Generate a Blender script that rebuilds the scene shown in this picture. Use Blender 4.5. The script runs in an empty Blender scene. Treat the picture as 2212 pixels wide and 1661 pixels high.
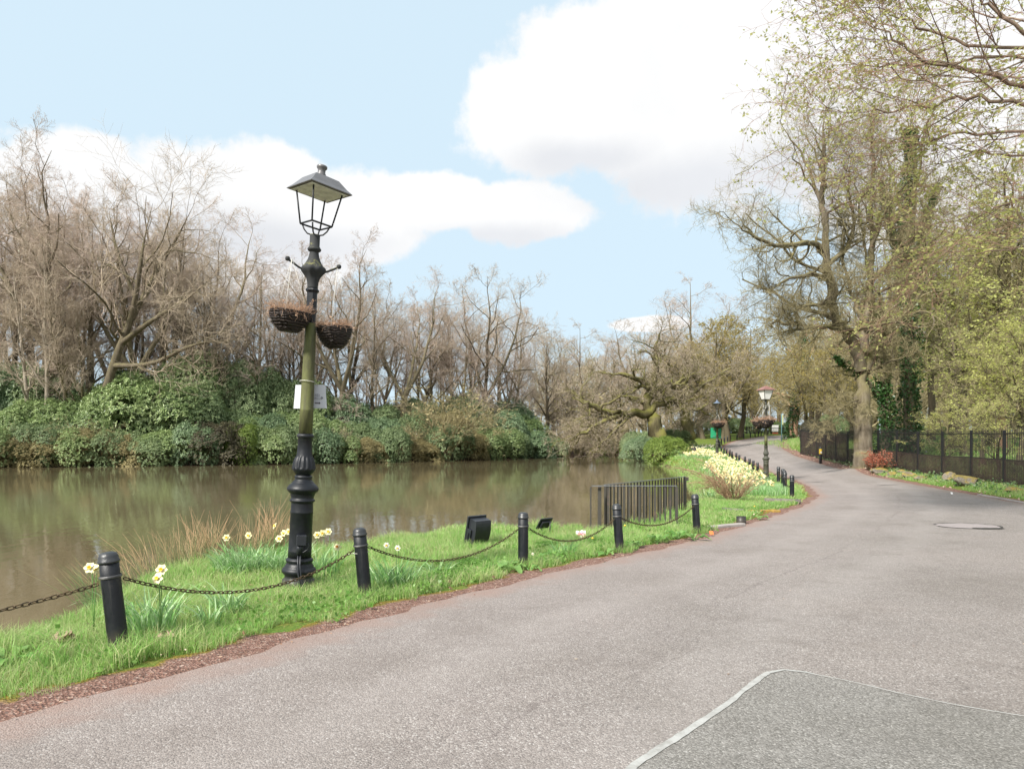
import bpy, bmesh, math
import numpy as np
from mathutils import Vector, Matrix
R = math.radians
SC = bpy.context.scene
COL = SC.collection

# ---------------------------------------------------------------- camera
CAMZ = 1.6; F = 1475.0; CX = 1106.0; HY = 955.0
cam_d = bpy.data.cameras.new('camera'); cam = bpy.data.objects.new('camera', cam_d); COL.objects.link(cam)
cam.location = (0, 0, CAMZ); cam.rotation_euler = (R(90), 0, 0)
cam_d.sensor_width = 36; cam_d.lens = F / 2212 * 36; cam_d.shift_y = (HY - 830.5) / 2212
cam_d.clip_start = .05; cam_d.clip_end = 3000
SC.camera = cam
SC.view_settings.view_transform = 'Standard'; SC.view_settings.look = 'None'
SC.view_settings.gamma = 1; SC.view_settings.exposure = 1.15
SC.cycles.max_bounces = 6; SC.cycles.diffuse_bounces = 3; SC.cycles.glossy_bounces = 3
SC.cycles.transmission_bounces = 3; SC.cycles.transparent_max_bounces = 8
SC.cycles.caustics_reflective = False; SC.cycles.caustics_refractive = False

# ---------------------------------------------------------------- node helper
class NT:
    def __init__(s, tree): s.t = tree; s.t.nodes.clear()
    def n(s, typ, **kw):
        nd = s.t.nodes.new(typ)
        ins = kw.pop('i', {})
        for k, v in kw.items(): setattr(nd, k, v)
        for k, v in ins.items():
            if isinstance(v, tuple) and len(v) == 2 and hasattr(v[0], 'outputs'): s.t.links.new(v[0].outputs[v[1]], nd.inputs[k])
            elif hasattr(v, 'outputs'): s.t.links.new(v.outputs[0], nd.inputs[k])
            else: nd.inputs[k].default_value = v
        return nd
    def math(s, op, a, b=0.0, c=None):
        i = {0: a, 1: b}
        if c is not None: i[2] = c
        return s.n('ShaderNodeMath', operation=op, i=i)
    def mix(s, f, a, b, bt='MIX'):
        nd = s.t.nodes.new('ShaderNodeMix'); nd.data_type = 'RGBA'; nd.blend_type = bt
        for idx, v in ((0, f), (6, a), (7, b)):
            if isinstance(v, tuple) and len(v) == 2 and hasattr(v[0], 'outputs'): s.t.links.new(v[0].outputs[v[1]], nd.inputs[idx])
            elif hasattr(v, 'outputs'): s.t.links.new(v.outputs[0 if v.bl_idname != 'ShaderNodeMix' else 2], nd.inputs[idx])
            elif isinstance(v, (int, float)): nd.inputs[idx].default_value = v if idx == 0 else (v, v, v, 1)
            else: nd.inputs[idx].default_value = (*v, 1)
        return nd
    def ramp(s, f, stops, interp='LINEAR'):
        nd = s.t.nodes.new('ShaderNodeValToRGB'); nd.color_ramp.interpolation = interp
        e = nd.color_ramp.elements
        while len(e) < len(stops): e.new(.5)
        for q, (p, c) in zip(e, stops):
            q.position = p; q.color = (*c, 1) if isinstance(c, tuple) else (c, c, c, 1)
        if isinstance(f, tuple): s.t.links.new(f[0].outputs[f[1]], nd.inputs[0])
        else: s.t.links.new(f.outputs[0], nd.inputs[0])
        return nd
    def noise(s, vec, scale, detail=4, rough=.55, **kw):
        i = {'Scale': scale, 'Detail': detail, 'Roughness': rough}
        if vec is not None: i['Vector'] = vec
        return s.n('ShaderNodeTexNoise', i=i, **kw)

SUN_EL, SUN_AZ = 42, -140      # sun high on the left, a little behind the camera, veiled by cloud
w = bpy.data.worlds.new("World"); SC.world = w; w.use_nodes = True
t = NT(w.node_tree)
sky = t.n('ShaderNodeTexSky', sky_type='NISHITA', sun_disc=False, sun_elevation=R(SUN_EL), sun_rotation=R(SUN_AZ), air_density=1.0, dust_density=1.5, ozone_density=1.5)
bg_sky = t.n('ShaderNodeBackground', i={0: sky, 1: .10})
tc = t.n('ShaderNodeTexCoord')
sep = t.n('ShaderNodeSeparateXYZ', i={0: (tc, 'Generated')})
# azimuth / elevation tangent coordinates of the viewing direction
hyp = t.math('SQRT', t.math('ADD', t.math('MULTIPLY', (sep, 0), (sep, 0)), t.math('MULTIPLY', (sep, 1), (sep, 1))))
az = t.math('ARCTAN2', (sep, 0), (sep, 1))
tel = t.math('ARCTAN2', (sep, 2), hyp)
vec = t.n('ShaderNodeCombineXYZ', i={0: az, 1: tel, 2: 0.0})
n1 = t.noise(vec, 7.0, 12, .62)
n2 = t.noise(vec, 2.2, 5, .55)
def blob(cx, cy, rx, ry):
    a = t.math('MULTIPLY', t.math('SUBTRACT', az, cx), 1 / rx); b = t.math('MULTIPLY', t.math('SUBTRACT', tel, cy), 1 / ry)
    return t.math('SUBTRACT', 1.0, t.math('SQRT', t.math('ADD', t.math('MULTIPLY', a, a), t.math('MULTIPLY', b, b))))
def ad(px, py):
    x = (px - CX) / F; y = (HY - py) / F
    return math.atan(x), math.atan2(y, math.hypot(1, x))
def smax(lst):
    cur = lst[0]
    for q in lst[1:]: cur = t.n('ShaderNodeMath', operation='SMOOTH_MAX', i={0: cur, 1: q, 2: .12})
    return cur
blobs = []
for px, py, rx, ry in ((1350, 190, 300, 190), (1180, 250, 240, 130), (1600, 210, 330, 250), (1480, 60, 190, 120), (1850, 60, 300, 300), (1980, 260, 300, 260), (1250, 120, 140, 110),
                       (230, 475, 290, 150), (520, 480, 330, 160), (750, 480, 200, 110), (-60, 500, 260, 120), (600, 395, 130, 95), (200, 365, 90, 80),
                       (1120, 460, 190, 75), (950, 440, 160, 70), (1400, 700, 110, 22), (-600, 300, 400, 200), (2700, 300, 500, 300)):
    c = ad(px, py); blobs.append(blob(c[0], c[1], rx / F * .92, ry / F * .92))
m = smax(blobs)
wild = t.math('SUBTRACT', t.math('MULTIPLY', n2, 2.4), 1.25)     # clouds of the rest of the sky, beside and behind
side = t.n('ShaderNodeMapRange', i={0: t.math('ABSOLUTE', az), 1: .75, 2: 1.2, 3: -1.0, 4: 0.15}, clamp=True)
m = t.n('ShaderNodeMath', operation='MAXIMUM', i={0: m, 1: t.math('ADD', wild, side)})
m = t.math('ADD', m, t.math('MULTIPLY', t.math('SUBTRACT', n1, .5), 1.35))
m = t.math('ADD', m, t.math('MULTIPLY', t.math('SUBTRACT', n2, .5), .3))
mask = t.n('ShaderNodeMapRange', i={0: m, 1: -.02, 2: .20, 3: 0.0, 4: .98}, interpolation_type='SMOOTHSTEP')
# thin veil low down
veil = t.n('ShaderNodeMapRange', i={0: tel, 1: .0, 2: .62, 3: .97, 4: .93}, clamp=True)

greys = []
for px, py, rx, ry in ((1500, 400, 330, 75), (1250, 350, 200, 50), (1700, 380, 250, 90), (1080, 515, 220, 40), (560, 520, 360, 60)):
    c = ad(px, py); greys.append(blob(c[0], c[1], rx / F, ry / F))
gm_ = t.math('ADD', smax(greys), t.math('MULTIPLY', t.math('SUBTRACT', n1, .5), .55))
gsh = t.n('ShaderNodeMapRange', i={0: gm_, 1: -.25, 2: .8, 3: 0.0, 4: 1.0}, clamp=True, interpolation_type='SMOOTHSTEP')
soft = t.n('ShaderNodeMapRange', i={0: t.math('ADD', n2, t.math('MULTIPLY', n1, .5)), 1: .55, 2: .95, 3: 1.04, 4: .955})
cshade = t.n('ShaderNodeVectorMath', operation='SCALE', i={0: t.n('ShaderNodeMixRGB', i={0: gsh, 1: (1, 1, 1, 1), 2: (.815, .83, .865, 1)}), 3: soft})
bg_c = t.n('ShaderNodeBackground', i={0: cshade, 1: .465})
bg_v = t.n('ShaderNodeBackground', i={0: (.70, .87, .985, 1), 1: .455})
ms0 = t.n('ShaderNodeMixShader', i={0: veil, 1: bg_sky, 2: bg_v})
ms = t.n('ShaderNodeMixShader', i={0: mask, 1: ms0, 2: bg_c})
t.n('ShaderNodeOutputWorld', i={0: ms})
w.cycles.sampling_method = 'AUTOMATIC'

sd = bpy.data.lights.new('sun', 'SUN'); so = bpy.data.objects.new('sun', sd); COL.objects.link(so)
sd.energy = 3.5; sd.angle = R(7); sd.color = (1, .955, .88)
dv = Vector((math.sin(R(SUN_AZ)) * math.cos(R(SUN_EL)), math.cos(R(SUN_AZ)) * math.cos(R(SUN_EL)), math.sin(R(SUN_EL))))
so.rotation_euler = dv.to_track_quat('Z', 'Y').to_euler()

# ---------------------------------------------------------------- object helpers
def tag(o, label=None, cat=None, group=None, kind=None):
    if label: o['label'] = label
    if cat: o['category'] = cat
    if group: o['group'] = group
    if kind: o['kind'] = kind
    return o
def empty(name, loc=(0, 0, 0), rot=(0, 0, 0), label=None, cat=None, group=None, scale=(1, 1, 1)):
    o = bpy.data.objects.new(name, None); COL.objects.link(o); o.location = loc; o.rotation_euler = rot; o.scale = scale
    o.empty_display_size = .1
    return tag(o, label, cat, group)
def link(name, me, parent=None, loc=None):
    o = bpy.data.objects.new(name, me); COL.objects.link(o)
    if parent: o.parent = parent
    if loc is not None: o.location = loc
    return o
def copytree(root, parent=None):
    c = root.copy(); COL.objects.link(c)
    if parent: c.parent = parent
    for ch in list(root.children): copytree(ch, c)
    return c
class G:
    """collects geometry, links ONE mesh"""
    def __init__(s): s.V = []; s.F = []; s.M = []; s.S = []; s.n = 0
    def add(s, V, F, mi=0, smooth=False):
        V = np.asarray(V, float).reshape(-1, 3); Fs = F if isinstance(F, list) and len(F) and isinstance(F[0], np.ndarray) else None
        if Fs is None:
            by = {}
            for f in F: by.setdefault(len(f), []).append(f)
            Fs = [np.array(v) for v in by.values()]
        for f in Fs:
            if len(f): s.F.append(np.asarray(f, np.int64) + s.n); s.M.append(mi); s.S.append(smooth)
        s.V.append(V); s.n += len(V); return s
    def mesh(s, name, mats):
        me = bpy.data.meshes.new(name)
        V = np.concatenate(s.V); me.vertices.add(len(V)); me.vertices.foreach_set('co', V.ravel())
        tot = np.concatenate([np.full(len(f), f.shape[1]) for f in s.F]); li = np.concatenate([f.ravel() for f in s.F])
        me.loops.add(len(li)); me.loops.foreach_set('vertex_index', li)
        me.polygons.add(len(tot)); st = np.concatenate([[0], np.cumsum(tot)[:-1]])
        me.polygons.foreach_set('loop_start', st); me.polygons.foreach_set('loop_total', tot)
        me.polygons.foreach_set('material_index', np.concatenate([np.full(len(f), m) for f, m in zip(s.F, s.M)]))
        me.polygons.foreach_set('use_smooth', np.concatenate([np.full(len(f), sm) for f, sm in zip(s.F, s.S)]))
        for m in (mats if isinstance(mats, (list, tuple)) else [mats]): me.materials.append(m)
        me.update(calc_edges=True); return me
    def build(s, name, mats, parent=None, loc=None): return link(name, s.mesh(name, mats), parent, loc)
    # primitives
    def box(s, c, d, rot=None, mi=0, bev=0.0):
        x, y, z = np.array(d) / 2
        if bev <= 0:
            V = np.array([[i * x, j * y, k * z] for i in (-1, 1) for j in (-1, 1) for k in (-1, 1)])
            F = [(0, 1, 3, 2), (4, 6, 7, 5), (0, 4, 5, 1), (2, 3, 7, 6), (0, 2, 6, 4), (1, 5, 7, 3)]
        else:
            b = min(bev, x * .9, y * .9, z * .9); bm = bmesh.new(); bmesh.ops.create_cube(bm, size=1)
            for v in bm.verts: v.co = Vector((v.co.x * 2 * x, v.co.y * 2 * y, v.co.z * 2 * z))
            bmesh.ops.bevel(bm, geom=list(bm.edges), offset=b, segments=2, affect='EDGES', profile=.5)
            bm.verts.index_update(); V = np.array([v.co[:] for v in bm.verts]); F = [tuple(v.index for v in f.verts) for f in bm.faces]; bm.free()
        if rot is not None: V = V @ np.array(rot).T
        return s.add(V + np.array(c), F, mi)
    def lathe(s, prof, seg=20, c=(0, 0, 0), mi=0, smooth=True, mod=None, cap=True, rz=0.0):
        pr = np.array(prof, float); a = np.arange(seg) / seg * 2 * math.pi + rz
        rr = pr[:, 0][:, None] * np.ones(seg)
        if mod is not None: rr = rr * mod(pr[:, 1][:, None], a[None, :])
        V = np.stack([rr * np.cos(a), rr * np.sin(a), pr[:, 1][:, None] * np.ones(seg)], -1).reshape(-1, 3) + np.array(c)
        n = len(pr); F = []
        for i in range(n - 1):
            for j in range(seg): F.append((i * seg + j, i * seg + (j + 1) % seg, (i + 1) * seg + (j + 1) % seg, (i + 1) * seg + j))
        if cap: F.append(tuple(range(seg))[::-1]); F.append(tuple((n - 1) * seg + j for j in range(seg)))
        return s.add(V, F, mi, smooth)
    def tubes(s, P, Rr, k=4, mi=0, smooth=True, cap=False):
        V, Fq, nn = tube_geo(P, Rr, k)
        s.add(V, [Fq], mi, smooth)
        return s
    def tube(s, pts, r, k=8, mi=0, smooth=True, cap=True):
        P = np.array(pts, float)[None]; n = P.shape[1]; rr = np.full((1, n), r) if np.isscalar(r) else np.array(r, float)[None]
        base = s.n; s.tubes(P, rr, k, mi, smooth)
        if cap: s.F += [np.arange(k)[::-1][None] + base, (np.arange(k) + (n - 1) * k)[None] + base]; s.M += [mi, mi]; s.S += [False, False]
        return s
def nrm(a): return a / np.maximum(np.linalg.norm(a, axis=-1, keepdims=True), 1e-9)
def tube_geo(P, Rr, k):
    B, n, _ = P.shape
    T = np.empty_like(P); T[:, 1:-1] = P[:, 2:] - P[:, :-2]; T[:, 0] = P[:, 1] - P[:, 0]; T[:, -1] = P[:, -1] - P[:, -2]; T = nrm(T)
    D = nrm(P[:, -1] - P[:, 0]); ref = np.where(np.abs(D[:, 2:3]) > .8, np.array([[1., 0, 0]]), np.array([[0., 0, 1]]))
    ref = nrm(np.cross(D, ref))[:, None, :]
    U = nrm(ref - (ref * T).sum(-1, keepdims=True) * T); W = np.cross(T, U)
    a = np.arange(k) / k * 2 * math.pi
    V = P[:, :, None, :] + Rr[:, :, None, None] * (np.cos(a)[None, None, :, None] * U[:, :, None, :] + np.sin(a)[None, None, :, None] * W[:, :, None, :])
    b = np.arange(B)[:, None, None] * n * k; i = np.arange(n - 1)[None, :, None] * k; j = np.arange(k)[None, None, :]; j2 = (j + 1) % k
    Fq = np.stack([b + i + j, b + i + j2, b + i + k + j2, b + i + k + j], -1).reshape(-1, 4)
    return V.reshape(-1, 3), Fq, n
def rotm(ax, ang): return np.array(Matrix.Rotation(ang, 3, ax))
def PT(px, py, Y): return np.array([(px - CX) / F * Y, Y, CAMZ - (py - HY) * Y / F])

# ---------------------------------------------------------------- materials
MATS = {}
def mat(name, fn):
    m = bpy.data.materials.new(name); m.use_nodes = True; t = NT(m.node_tree); fn(t); MATS[name] = m; return m
def out(t, sh, disp=None): t.n('ShaderNodeOutputMaterial', i={'Surface': sh})
def simple(name, col, rough=.6, metal=0.0, spec=.5, var=.25, scale=6.0, col2=None, bump=.15, bscale=40, thr=(.4, .65), sheen=0):
    def f(t):
        tc = t.n('ShaderNodeTexCoord'); n = t.noise((tc, 'Object'), scale, 5, .6)
        c2 = col2 or tuple(c * (1 - var) for c in col)
        r = t.ramp(n, [(thr[0], tuple(col)), (thr[1], tuple(c2))])
        nb = t.noise((tc, 'Object'), bscale, 3); b = t.n('ShaderNodeBump', i={'Strength': bump, 'Distance': .01, 'Height': nb})
        rr = t.n('ShaderNodeMapRange', i={0: n, 1: .3, 2: .7, 3: rough * .8, 4: min(1, rough * 1.15)})
        p = t.n('ShaderNodeBsdfPrincipled', i={'Base Color': r, 'Roughness': rr, 'Metallic': metal, 'Specular IOR Level': spec, 'Normal': b}); out(t, p)
    return mat(name, f)
def leafmat(name, cols, rough=.5, trans=.3, big=.35, spec=.35, tcol=None):
    """cols: dark .. light ; each leaf its own shade, clumps by noise"""
    def f(t):
        tc = t.n('ShaderNodeTexCoord'); g = t.n('ShaderNodeNewGeometry'); oi = t.n('ShaderNodeObjectInfo')
        n = t.noise((tc, 'Object'), big, 3, .6)
        x = t.math('ADD', t.math('MULTIPLY', (g, 'Random Per Island'), .55), t.math('MULTIPLY', n, .8))
        x = t.math('ADD', x, t.math('MULTIPLY', t.math('SUBTRACT', (oi, 'Random'), .5), .15))
        k = len(cols); r = t.ramp(x, [(.25 + .6 * i / (k - 1), c) for i, c in enumerate(cols)])
        p = t.n('ShaderNodeBsdfPrincipled', i={'Base Color': r, 'Roughness': rough, 'Specular IOR Level': spec})
        if trans > 0:
            tr = t.n('ShaderNodeBsdfTranslucent', i={'Color': t.mix(.6, r, tcol or tuple(min(1, c * 1.7) for c in cols[-1]))})
            t.t.links.new(t.t.nodes[-2].outputs[2] if t.t.nodes[-2].bl_idname == 'ShaderNodeMix' else t.t.nodes[-1].outputs[0], tr.inputs[0]) if False else None
            for nd in t.t.nodes:
                if nd.bl_idname == 'ShaderNodeMix' and not nd.outputs[2].is_linked: t.t.links.new(nd.outputs[2], tr.inputs[0])
            p = t.n('ShaderNodeMixShader', i={0: trans, 1: p, 2: tr})
        out(t, p)
    return mat(name, f)
# ---------------------------------------------------------------- lie of the land
def interp(x, tab): a = np.array(tab, float); return np.interp(x, a[:, 0], a[:, 1])
LE = [(-12, -14.5), (-3, -9.0), (0, -6.4), (2, -4.6), (3.87, -2.9), (5.02, -2.06), (6.84, -.95), (8.9, .57), (12.07, 3.2), (15.6, 5.75), (19.2, 8.2), (23, 10.35), (28, 12.2), (33, 13.7), (38, 14.75),
      (46, 16.7), (54, 18.3), (61, 19.7), (68, 21.4), (75, 23.3), (82, 26), (90, 29.5), (102, 38), (112, 52), (116, 75), (118, 110)]
RE = [(-12, 30), (0, 24), (8, 20), (14, 16.6), (19, 14.5), (24.5, 15.6), (29, 16.4), (36, 17.7), (42, 19.2), (51, 21.2), (59, 23.4), (68, 26.6), (78, 30.9), (88, 36), (96, 44), (103, 60), (106, 80), (107, 110)]
gLt = [(5, 0), (7, -.06), (9, -.11), (12, -.16), (16, -.19), (20, -.215), (25, -.235), (33, -.245), (40, -.19), (47, .02), (55.6, .32), (61, .5), (75, 1.1), (90, 1.75), (102, 2.5), (112, 2.95), (140, 3.4), (600, 6)]
gRt = [(5, 0), (12, -.12), (19, -.165), (24.5, -.12), (29, -.07), (36, .06), (42, .2), (51, .56), (59, 1.0), (68, 1.46), (78, 1.86), (90, 2.3), (105, 2.8), (140, 3.4), (600, 6)]
def XL(y): return interp(y, LE)
def XR(y): return interp(y, RE)
POND = np.array([(-70, -30), (-30, -10), (-14, 1.0), (-6.7, 3.5), (-4.95, 4.5), (-4.4, 5.5), (-4.55, 6.9), (-4.75, 8.5), (-4.45, 9.8), (-3.95, 10.8), (-3.2, 11.7), (-2.5, 12.5), (-1.6, 13.8), (-.5, 14.9), (.9, 14.3),
    (1.7, 13.75), (2.5, 14.7), (3.7, 16.4), (4.8, 19.4), (5.9, 22), (7.2, 27), (8.4, 33), (9.7, 39), (11.2, 46), (12.3, 53), (12.6, 61), (13.5, 70), (16.5, 84), (18, 98), (15, 106), (11, 99), (6.9, 89), (1, 80), (-5.3, 73.7),
    (-13.6, 65.5), (-21, 61.5), (-27.7, 57.8), (-34, 55.7), (-39.5, 52.7), (-60, 47), (-95, 30)], float)
WZ = -.40
def sdist(x, y, poly=POND):
    """signed distance to a closed polygon, positive outside"""
    x = np.asarray(x, float); y = np.asarray(y, float); d = np.full(x.shape, 1e9); ins = np.zeros(x.shape, bool)
    for (ax, ay), (bx, by) in zip(poly, np.roll(poly, -1, 0)):
        ex, ey = bx - ax, by - ay; tt = np.clip(((x - ax) * ex + (y - ay) * ey) / (ex * ex + ey * ey), 0, 1)
        d = np.minimum(d, np.hypot(x - ax - tt * ex, y - ay - tt * ey))
        c = (ay > y) != (by > y)
        with np.errstate(divide='ignore', invalid='ignore'): xi = (bx - ax) * (y - ay) / (by - ay if by != ay else 1e-9) + ax
        ins ^= c & (x < xi)
    return np.where(ins, -d, d)
def pdist(x, y, line):
    line = np.array(line, float); x = np.asarray(x, float); y = np.asarray(y, float); d = np.full(x.shape, 1e9)
    for (ax, ay), (bx, by) in zip(line[:-1], line[1:]):
        ex, ey = bx - ax, by - ay; tt = np.clip(((x - ax) * ex + (y - ay) * ey) / (ex * ex + ey * ey), 0, 1)
        d = np.minimum(d, np.hypot(x - ax - tt * ex, y - ay - tt * ey))
    return d
LEXY = [(x, y) for y, x in LE]; REXY = [(x, y) for y, x in RE]
_rs = np.random.RandomState(5); _ph = _rs.rand(8, 3)
def bumps(x, y):
    z = 0
    for i, (a, b, c) in enumerate(_ph):
        k = .5 + i * .45; z = z + np.sin(x * k * math.cos(a * 6.3) + y * k * math.sin(a * 6.3) + b * 6.3) / (1 + i * .6)
    return z * .012
def sm(x): x = np.clip(x, 0, 1); return x * x * (3 - 2 * x)
def H(x, y):
    x = np.asarray(x, float); y = np.asarray(y, float)
    xl, xr = XL(y), XR(y); gl = interp(y, gLt); gr = interp(y, gRt)
    tt = sm((x - xl) / (xr - xl)); z = gl * (1 - tt) + gr * tt
    off = np.where(x < xl, xl - x, np.where(x > xr, x - xr, 0)); offm = np.minimum(off, np.minimum(pdist(x, y, LEXY), pdist(x, y, REXY)) * 1.0)
    # right bank climbs to the fence
    z = z + np.where(x > xr, .17 * np.clip(offm - .2, 0, 2.0) + .02 * np.clip(offm - 2.2, 0, 40), 0)
    z = z + .22 * np.exp(-((x - 18.0) ** 2 + (y - 35) ** 2) / 2.2)
    z = z + bumps(x, y) * sm(offm / 1.0) * np.where(x < xl, 1, 1)
    # far side of the pond
    d = sdist(x, y); far = (y > 62 + x * 1.0 * 0) & (x < 14) | (x < -9.0 + 0 * y) & (y > 20)
    farw = sm((13.5 + np.clip(y - 61, 0, 60) * .12 - x) / 5) * sm((y - 45) / 10)
    zf = -.25 + 2.3 * sm(d / 22) + .01 * np.clip(d - 22, 0, 300)
    z = np.where(d > 0, z * (1 - farw) + zf * farw, z)
    dn = d + .12 * np.sin(x * 3.1 + y * 1.7) + .08 * np.sin(x * 7.3 - y * 5.1)
    rampw = .55 + .8 * sm((y - 30) / 30)
    s = sm((dn + .12) / rampw)
    z = np.where(dn > rampw, z, np.minimum(z, (WZ - .10) * (1 - s) + z * s))
    z = np.where(d < -.12, WZ - .10 - np.minimum(1.2, .35 * (-d)), z)
    return z
def Hs(x, y): return float(H(np.array([x]), np.array([y]))[0])
def axis(segs):
    a = [segs[0][0]]
    for s0, e, st in segs:
        n = max(1, int(round((e - s0) / st))); a += list(np.linspace(s0, e, n + 1)[1:])
    return np.array(a)
xs = axis([(-900, -100, 80), (-100, -40, 3), (-40, -12, 1), (-12, 22, .2), (22, 60, 1), (60, 120, 4), (120, 900, 80)])
ys = axis([(-200, -12, 12), (-12, 3, .5), (3, 26, .2), (26, 64, .5), (64, 130, 1.2), (130, 200, 7), (200, 1400, 100)])
XX, YY = np.meshgrid(xs, ys); ZZ = H(XX, YY); nx, ny = len(xs), len(ys)
idx = np.arange(nx * ny).reshape(ny, nx)
Fg = np.stack([idx[:-1, :-1], idx[:-1, 1:], idx[1:, 1:], idx[1:, :-1]], -1).reshape(-1, 4)
# sink the sheet a little under the carriageway so that the road sheet lies clear above it
inroad = (XX > XL(YY) + .05) & (XX < XR(YY) - .05) & (YY < 117)
ZG = ZZ - np.where(inroad, .03, 0)

def g_ground(t):
    tc = t.n('ShaderNodeTexCoord'); o = (tc, 'Object')
    n1 = t.noise(o, .35, 6, .65); n2 = t.noise(o, 3.5, 6, .7); n3 = t.noise(o, 40, 4, .7)
    soil = t.ramp(n3, [(.3, (.035, .022, .014)), (.55, (.09, .055, .034)), (.75, (.17, .115, .08))])
    green = t.ramp(n3, [(.3, (.05, .10, .015)), (.6, (.11, .20, .03)), (.8, (.20, .30, .07))])
    moss = t.ramp(n3, [(.3, (.10, .11, .02)), (.7, (.22, .20, .05))])
    g2 = t.mix(t.ramp(n2, [(.42, 0.), (.62, 1.)]), green, moss)
    at = t.n('ShaderNodeAttribute', attribute_name='soil')
    f = t.math('ADD', (at, 'Fac'), t.math('MULTIPLY', t.math('SUBTRACT', n2, .5), 1.1))
    f = t.math('ADD', f, t.math('MULTIPLY', t.math('SUBTRACT', n1, .5), .5))
    c = t.mix(t.n('ShaderNodeMapRange', i={0: f, 1: .4, 2: .6}, clamp=True), g2, soil)
    b = t.n('ShaderNodeBump', i={'Strength': .7, 'Distance': .03, 'Height': n3})
    out(t, t.n('ShaderNodeBsdfPrincipled', i={'Base Color': (c, 2), 'Roughness': .95, 'Specular IOR Level': .2, 'Normal': b}))
M_ground = mat('ground', g_ground)
gm = G().add(np.stack([XX, YY, ZG], -1), [Fg], 0, True).mesh('ground', M_ground)
soil = np.zeros_like(XX); dP = sdist(XX, YY)
dl = pdist(XX, YY, LEXY); dr = pdist(XX, YY, REXY)
farside = ((XX < -8) & (YY > 30)) | ((YY > 60) & (XX < 14)) | (YY > 125)
soil = np.where(farside, 1.0, soil)
rgt = XX > XR(YY)
FX = lambda y: 17.3 + .168 * (y - 24)
soil = np.where(rgt, np.clip(.62 - .5 * np.exp(-((YY - 22) / 9) ** 2) + .0, 0, 1), soil)
soil = np.where(rgt & (YY > 33) & (XX < FX(YY)), .95, soil)
soil = np.where(rgt & (YY > 64) & (YY < 74) & (XX > XR(YY) + .8), .15, soil)
soil = np.where(rgt & (XX > FX(YY)), .36, soil)
soil = np.where((XX < XL(YY)) & (dP < .35) & (dP > -1), .9, soil)
soil = np.where(XX < -60, 1, soil)
at = gm.attributes.new('soil', 'FLOAT', 'POINT'); at.data.foreach_set('value', soil.ravel().astype(np.float32))
tag(link('ground', gm), kind='structure')

# water
def f_water(t):
    tc = t.n('ShaderNodeTexCoord'); mp = t.n('ShaderNodeMapping', i={0: (tc, 'Object'), 3: (1.0, .45, 1.)})
    n = t.noise(mp, 3.0, 3, .5); nn = t.noise(mp, 14.0, 2, .5); big = t.noise((tc, 'Object'), .12, 2)
    h = t.math('ADD', t.math('MULTIPLY', n, 1.0), t.math('MULTIPLY', nn, .25))
    b = t.n('ShaderNodeBump', i={'Strength': .04, 'Distance': .12, 'Height': h})
    col = t.ramp(big, [(.35, (.125, .100, .054)), (.65, (.155, .127, .074))])
    p = t.n('ShaderNodeBsdfPrincipled', i={'Base Color': col, 'Roughness': .04, 'IOR': 1.5, 'Specular IOR Level': .72, 'Normal': b}); out(t, p)
M_water = mat('pond_water', f_water)
tag(G().add([(-120, -45, WZ), (26, -45, WZ), (26, 112, WZ), (-120, 112, WZ)], [(0, 1, 2, 3)]).build('pond_water', M_water), kind='structure')

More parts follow.
